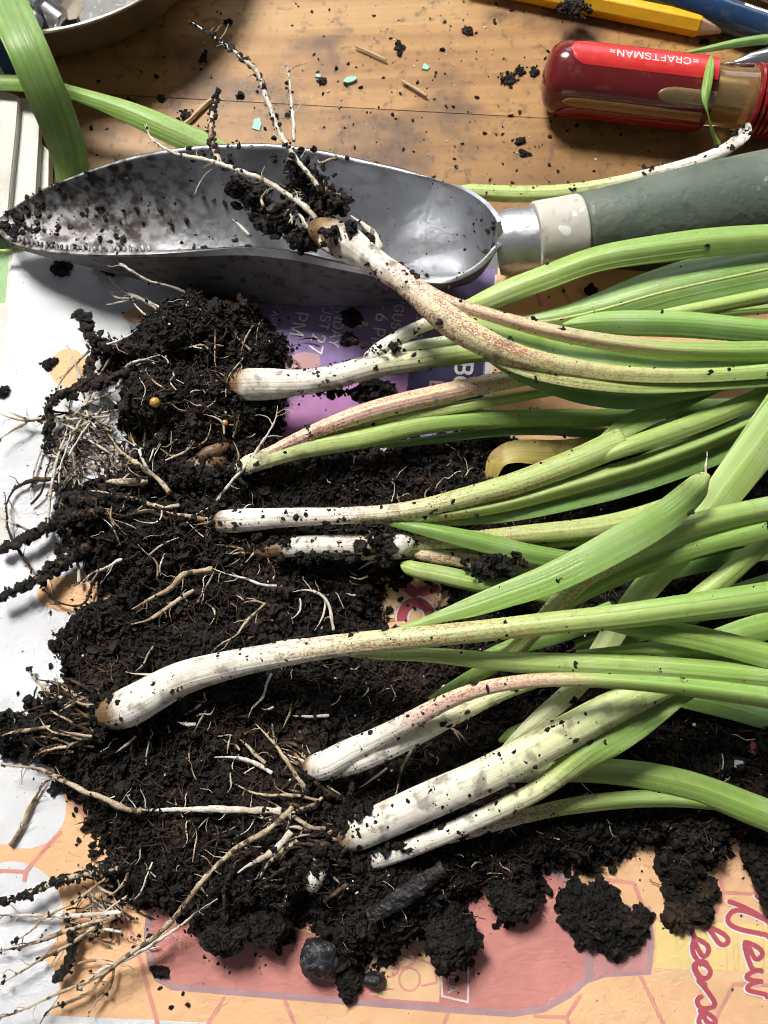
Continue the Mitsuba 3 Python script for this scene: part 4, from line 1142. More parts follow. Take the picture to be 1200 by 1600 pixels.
pF = plant('bulb_plant', 'big bulb plant with brown based white bulb and thick stem curving right across the middle')
stalk(pF, [(158, 1118, 15, 28, -.9), (167, 1115, 16, 48, -.8), (184, 1111, 17, 58, -.35), (204, 1103, 17.5, 62, -.03), (240, 1083, 18, 59, .0), (280, 1062, 19, 54, .0), (330, 1046, 21, 48, .03), (390, 1032, 23, 42, .07), (450, 1021, 26, 38, .13), (520, 1010, 29, 36, .22), (600, 1001, 33, 35, .34), (680, 993, 36, 34, .42), (760, 985, 39, 34, .48), (860, 974, 42, 36, .54), (950, 965, 44, 38, .6), (1040, 954, 45, 42, .66), (1120, 944, 46, 46, .70), (1240, 926, 46, 48, .74)], 'stalk_speckled', 'stem', op=[0, 0, 0, 0, 0, 0, 0, 0, .1, .2, .3], cup=.34, dirt=1.0)
stalk(pF, [(400, 1016, 22, 6, .1), (440, 1008, 24, 14, .14), (500, 1003, 25, 14, .3), (560, 1000, 28, 12, .5), (620, 986, 32, 11, .62), (680, 966, 35, 18, .68), (740, 947, 37, 33, .72), (800, 926, 39, 42, .74), (850, 908, 41, 48, .75), (910, 880, 43, 52, .76), (980, 842, 44, 54, .76), (1040, 806, 45, 50, .76), (1072, 780, 46, 48, .72), (1092, 760, 48, 42, .62), (1102, 749, 48, 28, .45), (1106, 744, 47, 16, .4)], 'leaf_green', op=[.2, .6, 1, 1, 1, 1, 1], cup=[.12, .1, .05, .03, .03, .03, .06, .2], roll=[0, 0, 0, -4, -6, -6, 6, 26], dirt=.6, th=.7)
stalk(pF, [(545, 1022, 24, 8, .4), (600, 1023, 25, 17, .46), (660, 1023, 27, 22, .5), (740, 1030, 30, 27, .54), (830, 1036, 33, 33, .58), (920, 1040, 36, 38, .62), (1020, 1046, 38, 42, .66), (1110, 1053, 39, 44, .70), (1240, 1064, 40, 46, .74)], 'stalk_plain', 'stalk', op=[0, .2, .3, .4, .5, .7], cup=.3, dirt=.6)
stalk(pF, [(900, 972, 38, 8, .6), (950, 975, 39, 20, .64), (1000, 981, 40, 32, .67), (1060, 990, 41, 38, .68), (1130, 1005, 41, 40, .7), (1240, 1035, 41, 42, .7)], 'leaf_green', op=[.8, 1], cup=.24, roll=-6, dirt=.3)
stalk(pF, [(900, 1020, 35, 8, .6), (960, 1017, 36, 14, .6), (1040, 1014, 37, 26, .64), (1130, 1024, 37, 34, .7), (1240, 1045, 37, 36, .74)], 'leaf_green', op=1, cup=.2, roll=10, dirt=.3)

pG = plant('bulb_plant', 'bulb plant with white stem and pink edged stalk just below the big curved stem')
stalk(pG, [(479, 1204, 15, 22, -.8), (487, 1201, 16, 38, -.35), (506, 1196, 17, 45, -.04), (535, 1181, 18, 42, .0), (575, 1160, 20, 34, .01), (620, 1137, 24, 29, .05), (665, 1113, 28, 27, .14), (710, 1091, 33, 25, .24), (750, 1077, 37, 23, .34), (800, 1067, 40, 22, .42), (870, 1062, 43, 22, .52), (950, 1064, 44, 23, .62), (1050, 1072, 44, 27, .68), (1130, 1081, 44, 31, .70), (1240, 1096, 44, 34, .74)], 'stalk_pink', 'stem', op=[0, 0, 0, .1, .4, .7, .9, 1], cup=.34, roll=[0, 0, 0, 8, 10], dirt=1.2)
stalk(pG, [(505, 1207, 15, 24, .0), (560, 1188, 17, 36, .02), (620, 1162, 19, 35, .06), (680, 1132, 21, 32, .16), (740, 1103, 24, 27, .24), (800, 1077, 27, 22, .36), (870, 1058, 28, 20, .5), (950, 1050, 28, 20, .6)], 'stalk_plain', 'stalk', op=[0, 0, 0, .3, .6], cup=.3, dirt=1.3)
stalk(pG, [(670, 1092, 15, 6, .7), (710, 1072, 17, 18, .68), (760, 1046, 20, 25, .62), (810, 1012, 25, 27, .52), (850, 968, 30, 28, .42), (880, 934, 33, 30, .40), (920, 898, 36, 32, .44), (970, 865, 38, 35, .50), (1040, 834, 39, 38, .58), (1120, 811, 39, 37, .62), (1240, 786, 39, 36, .66)], 'stalk_speckled', op=[1, 1, .7, .5, .6, .8, 1], cup=.32, roll=8, dirt=.6)
stalk(pG, [(830, 1000, 27, 12, .5), (870, 955, 31, 18, .6), (920, 922, 33, 26, .62), (980, 893, 35, 30, .66), (1060, 862, 36, 34, .70), (1140, 840, 37, 33, .72), (1240, 815, 37, 32, .72)], 'leaf_speckled', op=1, cup=.26, roll=-4, dirt=.4)

pH = plant('bulb_plant', 'bulb plant with the thickest cream stem sloping up from lower middle')
stalk(pH, [(534, 1312, 15, 26, -.8), (543, 1308, 16, 46, -.35), (562, 1300, 17, 54, -.03), (600, 1283, 18, 56, .01), (650, 1260, 20, 57, .04), (700, 1238, 22, 57, .09), (750, 1216, 24, 56, .14), (800, 1191, 26, 56, .2), (850, 1164, 28, 55, .27), (900, 1137, 30, 54, .34), (950, 1110, 32, 52, .40), (1000, 1086, 33, 48, .46), (1060, 1060, 34, 42, .54), (1150, 1030, 34, 36, .6)], 'stalk_plain', 'stem', op=[0, 0, 0, 0, 0, .2, .5], cup=.3, dirt=1.2)
stalk(pH, [(780, 1176, 17, 6, .28), (810, 1150, 18, 18, .26), (850, 1117, 20, 28, .24), (900, 1073, 23, 32, .26), (940, 1018, 25, 36, .38), (985, 950, 27, 40, .46), (1030, 895, 29, 44, .52), (1080, 838, 31, 52, .56), (1130, 772, 33, 58, .60), (1180, 705, 34, 66, .62), (1240, 620, 35, 70, .66)], 'leaf_green', op=1, cup=[.16, .14, .12, .12, .12, .12], roll=[-4, -4, 0, 4, 6], dirt=.4)
stalk(pH, [(1030, 985, 24, 12, .5), (1070, 950, 27, 26, .54), (1110, 921, 29, 33, .56), (1160, 879, 31, 31, .58), (1240, 812, 33, 26, .62)], 'leaf_green', op=1, cup=.2, roll=4, dirt=.3)
stalk(pH, [(780, 1158, 14, 6, .6), (805, 1146, 15, 22, .66), (835, 1133, 16, 22, .7), (880, 1110, 18, 20, .7)], 'leaf_green', op=1, cup=.2, dirt=.3)

pI = plant('bulb_plant', 'bulb plant with slender white stem opening into a bright green blade near the bottom')
stalk(pI, [(550, 1357, 11, 16, -.7), (560, 1352, 12, 27, -.2), (590, 1342, 14, 29, .0), (640, 1325, 16, 29, .02), (690, 1305, 18, 29, .05), (740, 1283, 20, 29, .1), (790, 1260, 22, 30, .18), (840, 1234, 24, 31, .28), (880, 1205, 26, 36, .46), (915, 1178, 28, 48, .66), (950, 1156, 30, 54, .72), (990, 1130, 31, 52, .72), (1030, 1106, 31, 40, .7), (1070, 1086, 31, 22, .66), (1110, 1068, 31, 12, .64)], 'stalk_plain', 'stem', op=[0, 0, 0, 0, 0, .3, .9, 1, 1], cup=[.3, .3, .3, .3, .25, .05, -.12, -.1], roll=[0, 0, 0, 0, -6, -10], dirt=1.2)
stalk(pI, [(690, 1318, 12, 8, .1), (740, 1302, 13, 13, .14), (800, 1282, 14, 20, .26), (860, 1266, 15, 24, .44), (930, 1255, 16, 27, .58), (1000, 1249, 16, 27, .66), (1060, 1250, 16, 24, .7), (1115, 1257, 16, 18, .72), (1170, 1268, 15, 10, .74)], 'leaf_speckled', op=[.4, .8, 1], cup=.28, roll=8, dirt=.7)
stalk(pI, [(800, 1218, 12, 10, .3), (850, 1208, 13, 28, .4), (910, 1204, 14, 36, .52), (980, 1208, 15, 40, .62), (1050, 1220, 16, 43, .68), (1120, 1242, 16, 46, .70), (1170, 1262, 16, 48, .72), (1250, 1292, 16, 50, .74)], 'stalk_plain', 'stalk', op=[0, .1, .3, .6], cup=.3, dirt=.5)
stalk(pI, [(1010, 1080, 12, 14, .8), (1060, 1090, 13, 28, .84), (1120, 1102, 13, 34, .86), (1180, 1118, 13, 34, .88), (1260, 1142, 13, 32, .88)], 'leaf_green', op=1, cup=.14, roll=-10, dirt=.4)

pJ = plant('bulb_plant', 'small stub of white bulb caked in soil at the lower left of the bundle')
stalk(pJ, [(487, 1392, 14, 10, -.3), (490, 1380, 16, 26, .0), (494, 1362, 17, 33, .0), (498, 1345, 16, 34, -.1), (500, 1325, 14, 20, -.5)], 'stalk_plain', 'bulb', dirt=3)
pM = plant('bulb_plant', 'onion brown bulb of the plant buried left of the purple print edge')
stalk(pM, [(258, 750, 11, 14, -.9), (278, 744, 13, 36, -.9), (308, 734, 14, 42, -.9), (333, 724, 13.5, 36, -.9), (350, 712, 12, 18, -.9)], 'stalk_plain', 'bulb', dirt=2)
stalk(pM, [(305, 722, 14, 10, -.8), (325, 708, 15.5, 22, -.5), (345, 700, 15, 18, -.6), (356, 694, 13, 10, -.9)], 'stalk_plain', 'scale', dirt=1)

# background leaves seen through the gaps of the bundle
pN = plant('bulb_plant', 'dark leaved plant lowest in the bundle, seen through the gaps at right')
for rows in ([(1000, 905, 16, 20, .86), (1080, 880, 17, 36, .9), (1160, 862, 18, 40, .9), (1250, 845, 18, 40, .9)], [(900, 1010, 18, 20, .82), (1000, 985, 20, 36, .86), (1100, 950, 21, 40, .88), (1250, 905, 22, 44, .9)],
             [(1040, 1022, 22, 16, .78), (1120, 1000, 24, 34, .76), (1180, 983, 25, 42, .74), (1260, 965, 26, 44, .74)], [(740, 1030, 18, 10, .84), (810, 1008, 19, 28, .8), (880, 985, 20, 34, .78), (960, 955, 21, 36, .8)], [(1020, 880, 18, 16, .8), (1100, 852, 19, 28, .84), (1180, 835, 20, 30, .88), (1250, 825, 20, 30, .88)],
             [(930, 660, 10, 16, .9), (1010, 640, 11, 30, .9), (1090, 640, 12, 36, .92), (1240, 640, 12, 40, .92)], [(1020, 720, 14, 16, .9), (1100, 680, 15, 30, .92), (1240, 630, 16, 40, .92)]):
    stalk(pN, rows, 'leaf_green', op=1, cup=.14, roll=float(rng.uniform(-14, 14)), dirt=.2)

pL = plant('cut_stalk', 'loose pale green stalk with torn white end between trowel grip and screwdriver', None)
stalk(pL, [(715, 298, 7, 14, .5), (740, 300, 8, 25, .5), (800, 303, 9, 26, .48), (860, 302, 10, 25, .44), (920, 295, 11, 23, .38), (980, 283, 12, 22, .26), (1040, 268, 14, 22, .12), (1090, 253, 17, 21, .06), (1125, 238, 20, 20, .04), (1145, 226, 23, 20, .02), (1158, 214, 25, 24, .0), (1166, 203, 26, 18, .0), (1169, 192, 27, 5, 0)], 'stalk_plain', 'stalk', op=[0, 0, 0, 0, 0, 0, 0, .2, .9], cup=[.2, .2, .2, .2, .2, .2, -.1, -.3], dirt=1.4)


def loose_leaf(label, rows, material='leaf_green', **kw):
    k = thing('loose_leaf', label, 'leaf', None)
    stalk(k, rows, material, 'blade', dirt=.25, **kw)
    return k


loose_leaf('broad strap shaped green leaf hanging down over the pan and booklets at left', [(-6, -40, 40, 62, .86), (20, 25, 42, 64, .85), (45, 80, 42, 63, .84), (70, 140, 36, 62, .83), (92, 195, 28, 60, .82), (107, 245, 20, 58, .80), (112, 275, 15, 57, .74), (114, 300, 11, 56, .74), (114, 330, 7, 56, .74)], op=1, cup=[.04, .05, .06, .08, .1], roll=[-6, -6, -4, 0], th=1.1)
loose_leaf('long narrow green leaf running from left edge to behind the trowel rim', [(-30, 128, 14, 26, .82), (50, 131, 15, 26, .82), (105, 142, 16, 22, .80), (150, 156, 16, 26, .78), (200, 174, 15, 34, .75), (250, 196, 14, 40, .72), (300, 218, 12, 42, .7), (350, 240, 10, 36, .7)], op=1, cup=.16, roll=12)
loose_leaf('thin dark green leaf tip between the pencil and the chrome pen', [(1072, 82, 3, 3, .8), (1110, 75, 5, 11, .84), (1150, 67, 7, 15, .86), (1200, 60, 8, 18, .88), (1260, 52, 9, 20, .88)], op=1, cup=.2, roll=8)
loose_leaf('small twisted leaf draped over the neck of the screwdriver', [(1111, 87, 23, 3, .76), (1109, 102, 25, 13, .72), (1105, 130, 26, 15, .78), (1103, 158, 25, 12, .8), (1106, 178, 23, 6, .76), (1111, 196, 20, 12, .84), (1118, 216, 17, 19, .86), (1126, 238, 14, 24, .86)], op=1, cup=[.3, .3, .2, .1, -.2, -.15], roll=[30, 30, 20, -30, -50, -20])
loose_leaf('pale green sprout poking out under the trowel tip at left edge', [(-2, 393, 6, 7, .6), (25, 391, 7, 7, .62), (60, 387, 8, 6, .66)], op=.3, cup=.2)

# ------------------------------------------------------------------ roots
ROOTDIRT = {}
rootseed = [0]
HAIRS = {}


def root(plant, pts, wpx, dz=1.2, material='root_tan', taper=0.22, wig=0.13, coat=0.0, z=None, rev=False):
    """a root traced as pixels from its tip to its base; dz: mm above the soil or paper (or z: absolute mm)"""
    rootseed[0] += 1
    g = np.random.default_rng(5000 + rootseed[0])
    n0 = len(pts)
    dzs = np.interp(np.linspace(0, 1, n0), np.linspace(0, 1, np.size(dz)), np.atleast_1d(dz))
    if z is not None:
        zs = np.interp(np.linspace(0, 1, n0), np.linspace(0, 1, np.size(z)), np.atleast_1d(z))
        c = np.array([P(x, y, q) for (x, y), q in zip(pts, zs)])
    else:
        c = np.array([PS(x, y, q) for (x, y), q in zip(pts, dzs)])
    t = np.r_[0, np.cumsum(np.linalg.norm(np.diff(c, axis=0), axis=1))]
    ns = int(np.clip(t[-1] / 0.0009, 10, 90))
    s = np.linspace(0, t[-1], ns)
    ctr = (CubicSpline(t, c, bc_type='natural') if n0 > 2 else (lambda q: c[0] + (c[1] - c[0]) * (q / t[-1])[:, None]))(s)
    r = wpx * PX(c[0]) / 2 * (1.0 if coat > 0.4 else 0.8)
    nz = np.stack([meshkit.fbm(np.stack([s * 420, s * 0 + rootseed[0] * 3.1, s * 0 + k * 9], 1), 2, k) - 0.5 for k in range(3)], 1)
    ctr = ctr + nz * wig * np.array([0.0028, 0.0028, 0.0010])
    ctr[:, 2] = np.maximum(ctr[:, 2], r * 0.6 + 0.0007)
    e = np.linspace(0, 1, ns)
    tp = np.minimum(1, taper + (1 - taper) * e * 2.0)
    rad = r * tp * (0.85 + 0.45 * meshkit.noise(np.stack([s * 700, s * 0, s * 0 + rootseed[0]], 1), 2))
    mesh = tube_mesh(ctr, rad, 7, 0.12, rootseed[0])
    add('root', mesh, material, plant, smooth=True)
    if coat < 0.4 and wpx > 4.5 and ns > 20:      # fine side hairs
        hs = []
        for _ in range(int(t[-1] / 0.006)):
            i0 = g.integers(2, ns - 2)
            d0 = ctr[i0 + 1] - ctr[i0 - 1]
            d0 /= np.linalg.norm(d0)
            h = math.atan2(d0[1], d0[0]) + math.pi + g.choice([-1, 1]) * g.uniform(.3, 1.1) + np.cumsum(g.normal(0, .3, 6))
            l = g.uniform(.002, .007)
            hx = ctr[i0] + np.stack([np.cumsum(np.cos(h)), np.cumsum(np.sin(h)), g.normal(0, .15) * np.arange(6)], 1) * l / 6
            hs.append(tube_mesh(np.vstack([ctr[i0], hx]), np.linspace(.00017, .00007, 7), 4))
        if hs:
            HAIRS.setdefault((plant, material), []).extend(hs)
    nc = int((coat * 26 * (1.0 if coat > 0.25 else 0.4) + 0.1) * t[-1] * 1000 / 2.2)
    for _ in range(nc):
        i = g.integers(0, ns)
        DIRT.setdefault(plant, []).append((ctr[i] + g.normal(0, 1, 3) * rad[i] * 0.75, 0.00018 * 4.0 ** (g.random() ** 1.6) * (1 + coat * 0.7)))
    return ctr


R_A = [([(297, 33), (318, 47), (340, 62), (365, 80), (388, 98), (405, 118), (414, 145), (425, 175), (436, 205), (450, 230), (470, 258), (485, 275), (499, 296)], 9, (38, 44, 42, 40), 'root_white', .3),
       ([(447, 95), (452, 120), (454, 142), (456, 165), (459, 190), (459, 220)], 6, (34, 36, 38), 'root_white', .1),
       ([(226, 196), (234, 212), (248, 226), (275, 240), (305, 247), (335, 254), (365, 264), (395, 275), (425, 289), (450, 305), (475, 322), (494, 342)], 10, (30, 33, 36, 36), 'root_white', .15),
       ([(342, 140), (335, 160), (331, 185), (330, 212), (334, 232), (342, 250), (352, 262)], 7, (20, 28, 32), 'root_tan', .5),
       ([(333, 264), (322, 272), (313, 285), (305, 303)], 3, (24, 20, 16), 'root_white', 0), ([(363, 342), (374, 352), (390, 368)], 6, (20, 21), 'root_white', .1),
       ([(448, 330), (455, 338), (452, 348), (462, 335), (475, 345), (482, 358)], 5, (32, 34), 'root_white', 0), ([(503, 362), (500, 375), (506, 385), (515, 393)], 8, (37, 37), 'root_white', 0),
       ([(548, 337), (562, 347), (578, 360), (590, 376), (596, 388)], 12, (35, 36), 'root_white', .1), ([(700, 432), (702, 445), (700, 452)], 3, (24, 12), 'root_white', 0)]
for pts, wp, z, mt, ct in R_A:
    root(pA, pts, wp, z=z, material=mt, coat=ct)
R_B = [([(170, 394), (186, 410), (205, 423), (228, 437), (255, 445), (280, 453), (303, 466)], 6, (18, 22, 16, 12)), ([(170, 432), (182, 446), (200, 458), (218, 466), (236, 476), (250, 488), (264, 501)], 7, (8, 12, 12)), ([(166, 476), (185, 473), (204, 467), (210, 462)], 5, (8, 10, 12)),
       ([(206, 466), (216, 482), (234, 495), (257, 506)], 5, (11, 12)), ([(172, 456), (184, 465), (204, 467)], 4, (7, 10, 11)), ([(232, 470), (245, 478), (262, 484)], 5, (12, 14)),
       ([(434, 634), (431, 652), (420, 675), (402, 703), (380, 733), (358, 757), (339, 782)], 6, (18, 19, 17, 14)), ([(376, 440), (395, 434), (420, 434), (438, 443)], 5, (8, 9)), ([(450, 450), (475, 448), (495, 452), (511, 456)], 5, (7, 8))]
for pts, wp, z in R_B:
    root(pB, pts, wp, z=z, material='root_white', coat=.04)
root(pB, [(120, 490), (132, 502), (137, 516), (148, 531), (165, 541), (195, 546), (225, 545), (255, 535)], 13, z=(6, 12, 12, 12), material='root_dark', coat=1.0, taper=.7)
root(pB, [(148, 545), (142, 565), (140, 585), (150, 600), (175, 590)], 9, z=(6, 10), material='root_dark', coat=1.0, taper=.7)
root(pB, [(75, 700), (77, 670), (76, 640), (85, 622), (110, 610), (140, 600), (170, 590), (210, 575)], 10, z=(4, 8, 8, 10), material='root_dark', coat=.8, taper=.7)
R_C = [([(0, 646), (18, 653), (35, 657), (55, 656), (80, 652), (110, 656)], 6, 4, 'root_tan'), ([(0, 686), (14, 676), (28, 668), (42, 660)], 5, 4, 'root_tan'), ([(14, 643), (32, 651), (46, 655)], 4, 4, 'root_tan'), ([(105, 536), (112, 556), (122, 580), (127, 600), (131, 620)], 5, 5, 'root_white'), ([(83, 622), (92, 602), (104, 583), (120, 566), (140, 548)], 5, 5, 'root_tan'),
       ([(180, 549), (168, 566), (155, 588), (142, 612), (134, 640)], 7, 6, 'root_tan'), ([(215, 513), (195, 528), (175, 536), (150, 535)], 5, 9, 'root_white'), ([(250, 555), (225, 562), (200, 572), (190, 590), (182, 608)], 7, 4, 'root_white'),
       ([(108, 650), (104, 672), (95, 700), (86, 730), (80, 760), (76, 800), (73, 838)], 6, 3, 'root_white'), ([(118, 640), (112, 668), (108, 690), (96, 725), (92, 755)], 4, 4, 'root_white'), ([(60, 700), (80, 712), (96, 716)], 8, 2, 'root_white'), ([(48, 780), (50, 750), (58, 722), (64, 705)], 4, 1.5, 'root_white'),
       ([(128, 672), (142, 690), (160, 700), (176, 712)], 5, 4, 'root_white'), ([(168, 676), (185, 700), (205, 718), (228, 734), (248, 750), (265, 770)], 9, 5, 'root_tan'), ([(180, 668), (192, 684), (210, 697), (222, 716), (232, 736)], 5, 5, 'root_white'), ([(228, 670), (226, 690), (222, 706)], 5, 5, 'root_tan'),
       ([(165, 608), (172, 620), (182, 632)], 4, 5, 'root_white'), ([(8, 796), (14, 778), (26, 762), (45, 752), (70, 749), (100, 747)], 8, 2, 'root_dark'), ([(165, 753), (195, 753), (230, 752)], 13, 3, 'root_tan'), ([(185, 640), (160, 645), (135, 652), (110, 655)], 4, 5, 'root_white'), ([(150, 615), (135, 640), (122, 665), (112, 690)], 5, 5, 'root_white'),
       ([(165, 628), (150, 650), (135, 668), (120, 690), (108, 712)], 4, 6, 'root_white'), ([(125, 605), (132, 630), (138, 650), (150, 668)], 4, 6, 'root_white'), ([(190, 605), (165, 618), (140, 628), (115, 650)], 4, 7, 'root_tan'), ([(100, 632), (120, 644), (145, 652), (170, 650)], 4, 7, 'root_tan'), ([(95, 660), (120, 672), (140, 680)], 4, 5, 'root_white'),
       ([(88, 690), (105, 680), (125, 668), (150, 655)], 5, 6, 'root_tan'), ([(250, 700), (268, 712), (290, 705), (305, 690)], 4, 2, 'root_tan'), ([(300, 688), (290, 704), (275, 712), (258, 720)], 4, 2, 'root_white'), ([(330, 660), (320, 690), (300, 700)], 3, 2, 'root_tan')]
for pts, wp, dz, mt in R_C:
    root(pC, pts, wp, dz, mt, coat=.08)
R_D = [([(0, 858), (20, 852), (45, 838), (75, 822), (110, 808), (150, 800)], 12, (4, 6, 4), 'root_dark', 1.0), ([(0, 932), (20, 924), (45, 912), (75, 895), (105, 876), (135, 855)], 15, (6, 6, 4), 'root_dark', 1.0), ([(2, 810), (20, 818), (45, 828)], 5, 4, 'root_tan', .1), ([(8, 770), (10, 800), (14, 830), (30, 862), (50, 890)], 5, 3, 'root_dark', .2),
       ([(84, 796), (98, 815), (112, 835), (119, 858), (122, 885), (124, 910)], 7, 3, 'root_white', .02), ([(64, 918), (82, 935), (105, 945), (130, 944), (142, 920), (160, 895), (190, 873)], 6, 2.5, 'root_dark', .2), ([(118, 920), (135, 903), (160, 890), (190, 873)], 6, 4, 'root_white', .02), ([(170, 800), (200, 806), (230, 800), (262, 812)], 7, 2, 'root_dark', .2),
       ([(260, 800), (290, 806), (320, 812)], 9, 3, 'root_tan', .2), ([(280, 840), (255, 850), (235, 866)], 4, 2, 'root_white', 0), ([(180, 775), (215, 780), (250, 792), (280, 790)], 8, 3, 'root_tan', .3), ([(95, 770), (130, 780), (165, 782)], 10, 3, 'root_dark', .8)]
for pts, wp, dz, mt, ct in R_D:
    root(pD, pts, wp, dz, mt, coat=ct)
R_E = [([(205, 976), (222, 972), (240, 964), (258, 952), (278, 938), (303, 922)], 8, 2.5, 'root_tan'), ([(206, 952), (228, 940), (250, 928), (272, 914), (284, 900), (305, 893), (332, 889)], 10, 4, 'root_tan'), ([(333, 889), (356, 897), (380, 903), (410, 914), (440, 915)], 5, 4, 'root_white'), ([(458, 925), (478, 922), (498, 928), (512, 942), (518, 962), (521, 985)], 6, 3, 'root_white'),
       ([(329, 1020), (345, 1006), (365, 995), (382, 975), (396, 960), (415, 943)], 5, 3, 'root_tan'), ([(455, 968), (464, 960), (470, 948), (468, 935)], 4, 2, 'root_white'), ([(492, 985), (502, 968), (508, 945), (505, 930)], 4, 2, 'root_white'), ([(560, 890), (585, 876), (605, 876)], 5, 3, 'root_white'), ([(545, 900), (560, 905), (575, 900)], 4, 3, 'root_tan'),
       ([(640, 868), (650, 880), (668, 890), (680, 905)], 4, 1.5, 'root_tan'), ([(668, 948), (684, 935), (690, 920), (675, 905)], 4, 2, 'root_white'), ([(665, 960), (684, 945), (680, 930)], 4, 2, 'root_tan'), ([(250, 900), (252, 880), (258, 865)], 3, 2, 'root_white'), ([(560, 905), (585, 888), (600, 872)], 7, 2, 'root_dark')]
for pts, wp, dz, mt in R_E:
    root(pE, pts, wp, dz, mt, coat=.08)
R_F = [([(0, 1150), (18, 1145), (45, 1140), (80, 1135)], 7, 3, 'root_tan'), ([(44, 1046), (60, 1066), (80, 1082), (100, 1092)], 6, 3, 'root_tan'), ([(60, 1062), (85, 1066), (110, 1075)], 8, 2, 'root_dark'), ([(212, 1048), (222, 1040), (232, 1022), (240, 1010)], 4, 1.5, 'root_tan'), ([(195, 1050), (225, 1054), (260, 1050)], 5, 2, 'root_white'),
       ([(388, 1122), (396, 1105), (410, 1090), (416, 1070), (425, 1052)], 5, 2, 'root_white'), ([(288, 1117), (300, 1110), (314, 1100)], 5, 2, 'root_white'), ([(278, 1128), (296, 1132), (306, 1132)], 7, 2, 'root_white'), ([(300, 1150), (310, 1130), (322, 1110)], 4, 2, 'root_tan'), ([(178, 1178), (195, 1165), (212, 1150)], 5, 2, 'root_white'), ([(228, 1196), (230, 1172), (236, 1150)], 4, 1.5, 'root_white'),
       ([(62, 1150), (90, 1155), (115, 1165)], 5, 2, 'root_tan'), ([(458, 1118), (488, 1120), (515, 1118)], 6, 1.5, 'root_white'), ([(425, 1130), (428, 1145), (430, 1160)], 7, 1.5, 'root_white'), ([(442, 1138), (450, 1122), (456, 1100)], 4, 1.5, 'root_tan'), ([(355, 1178), (358, 1160), (360, 1150)], 4, 1.5, 'root_white')]
gq = np.random.default_rng(77)
for _ in range(26):
    x, y = 95 + gq.uniform(-28, 55), 1130 + gq.uniform(-55, 45)
    a, l = gq.uniform(-0.9, 0.9) + math.pi, gq.uniform(25, 55)
    R_F.append(([(x + l * math.cos(a), y + l * math.sin(a)), (x + l * .5 * math.cos(a) + gq.uniform(-6, 6), y + l * .5 * math.sin(a) + gq.uniform(-6, 6)), (x + 10, y)], gq.uniform(3.5, 6.5), gq.uniform(1.5, 5), gq.choice(['root_dark', 'root_tan', 'root_dark'])))
for pts, wp, dz, mt in R_F:
    root(pF, pts, wp, dz, mt, coat=.1)
R_G = [([(335, 1184), (355, 1183), (380, 1186), (405, 1196), (425, 1208)], 8, 3, 'root_white'), ([(374, 1154), (388, 1166), (402, 1182), (415, 1192)], 7, 3, 'root_tan'), ([(616, 1250), (622, 1225), (628, 1200), (640, 1178), (648, 1158)], 6, 4, 'root_tan'), ([(560, 1232), (585, 1215), (605, 1200)], 4, 2, 'root_white'), ([(720, 1162), (712, 1145), (700, 1135)], 4, 3, 'root_tan'), ([(734, 1165), (722, 1150), (710, 1140), (690, 1130)], 4, 3, 'root_tan'), ([(730, 1140), (732, 1120), (734, 1108)], 3, 2, 'root_white'),
       ([(510, 1245), (530, 1225), (545, 1215)], 5, 2, 'root_dark'), ([(420, 1170), (445, 1160), (470, 1170), (490, 1185)], 6, 3, 'root_dark'), ([(430, 1245), (450, 1225), (470, 1210)], 8, 3, 'root_dark')]
for pts, wp, dz, mt in R_G:
    root(pG, pts, wp, dz, mt, coat=.08)
R_H = [([(0, 1196), (30, 1197), (60, 1201), (90, 1216), (112, 1226), (135, 1238), (160, 1246), (190, 1262), (220, 1266)], 10, (7, 7, 4), 'root_tan', .1), ([(205, 1264), (250, 1266), (300, 1264), (350, 1265), (400, 1266), (440, 1268)], 13, 4, 'root_white', .12),
       ([(-10, 1592), (30, 1580), (75, 1560), (120, 1540), (160, 1522), (190, 1500), (240, 1465), (285, 1418), (320, 1372), (352, 1340), (385, 1316), (420, 1296), (456, 1262)], 10, (5, 8, 10, 8, 4), 'root_tan', .06), ([(340, 1404), (315, 1420), (290, 1440), (262, 1460), (230, 1480), (205, 1495), (165, 1512), (125, 1545)], 7, (4, 6, 5), 'root_white', .06),
       ([(372, 1364), (392, 1350), (412, 1340), (432, 1326), (455, 1300)], 13, 4, 'root_white', .2), ([(405, 1372), (420, 1350), (440, 1330), (465, 1312)], 10, 4, 'root_tan', .3), ([(352, 1440), (350, 1410), (352, 1380), (362, 1360)], 6, 3, 'root_dark', .3)]
for pts, wp, dz, mt, ct in R_H:
    root(pH, pts, wp, dz, mt, coat=ct)
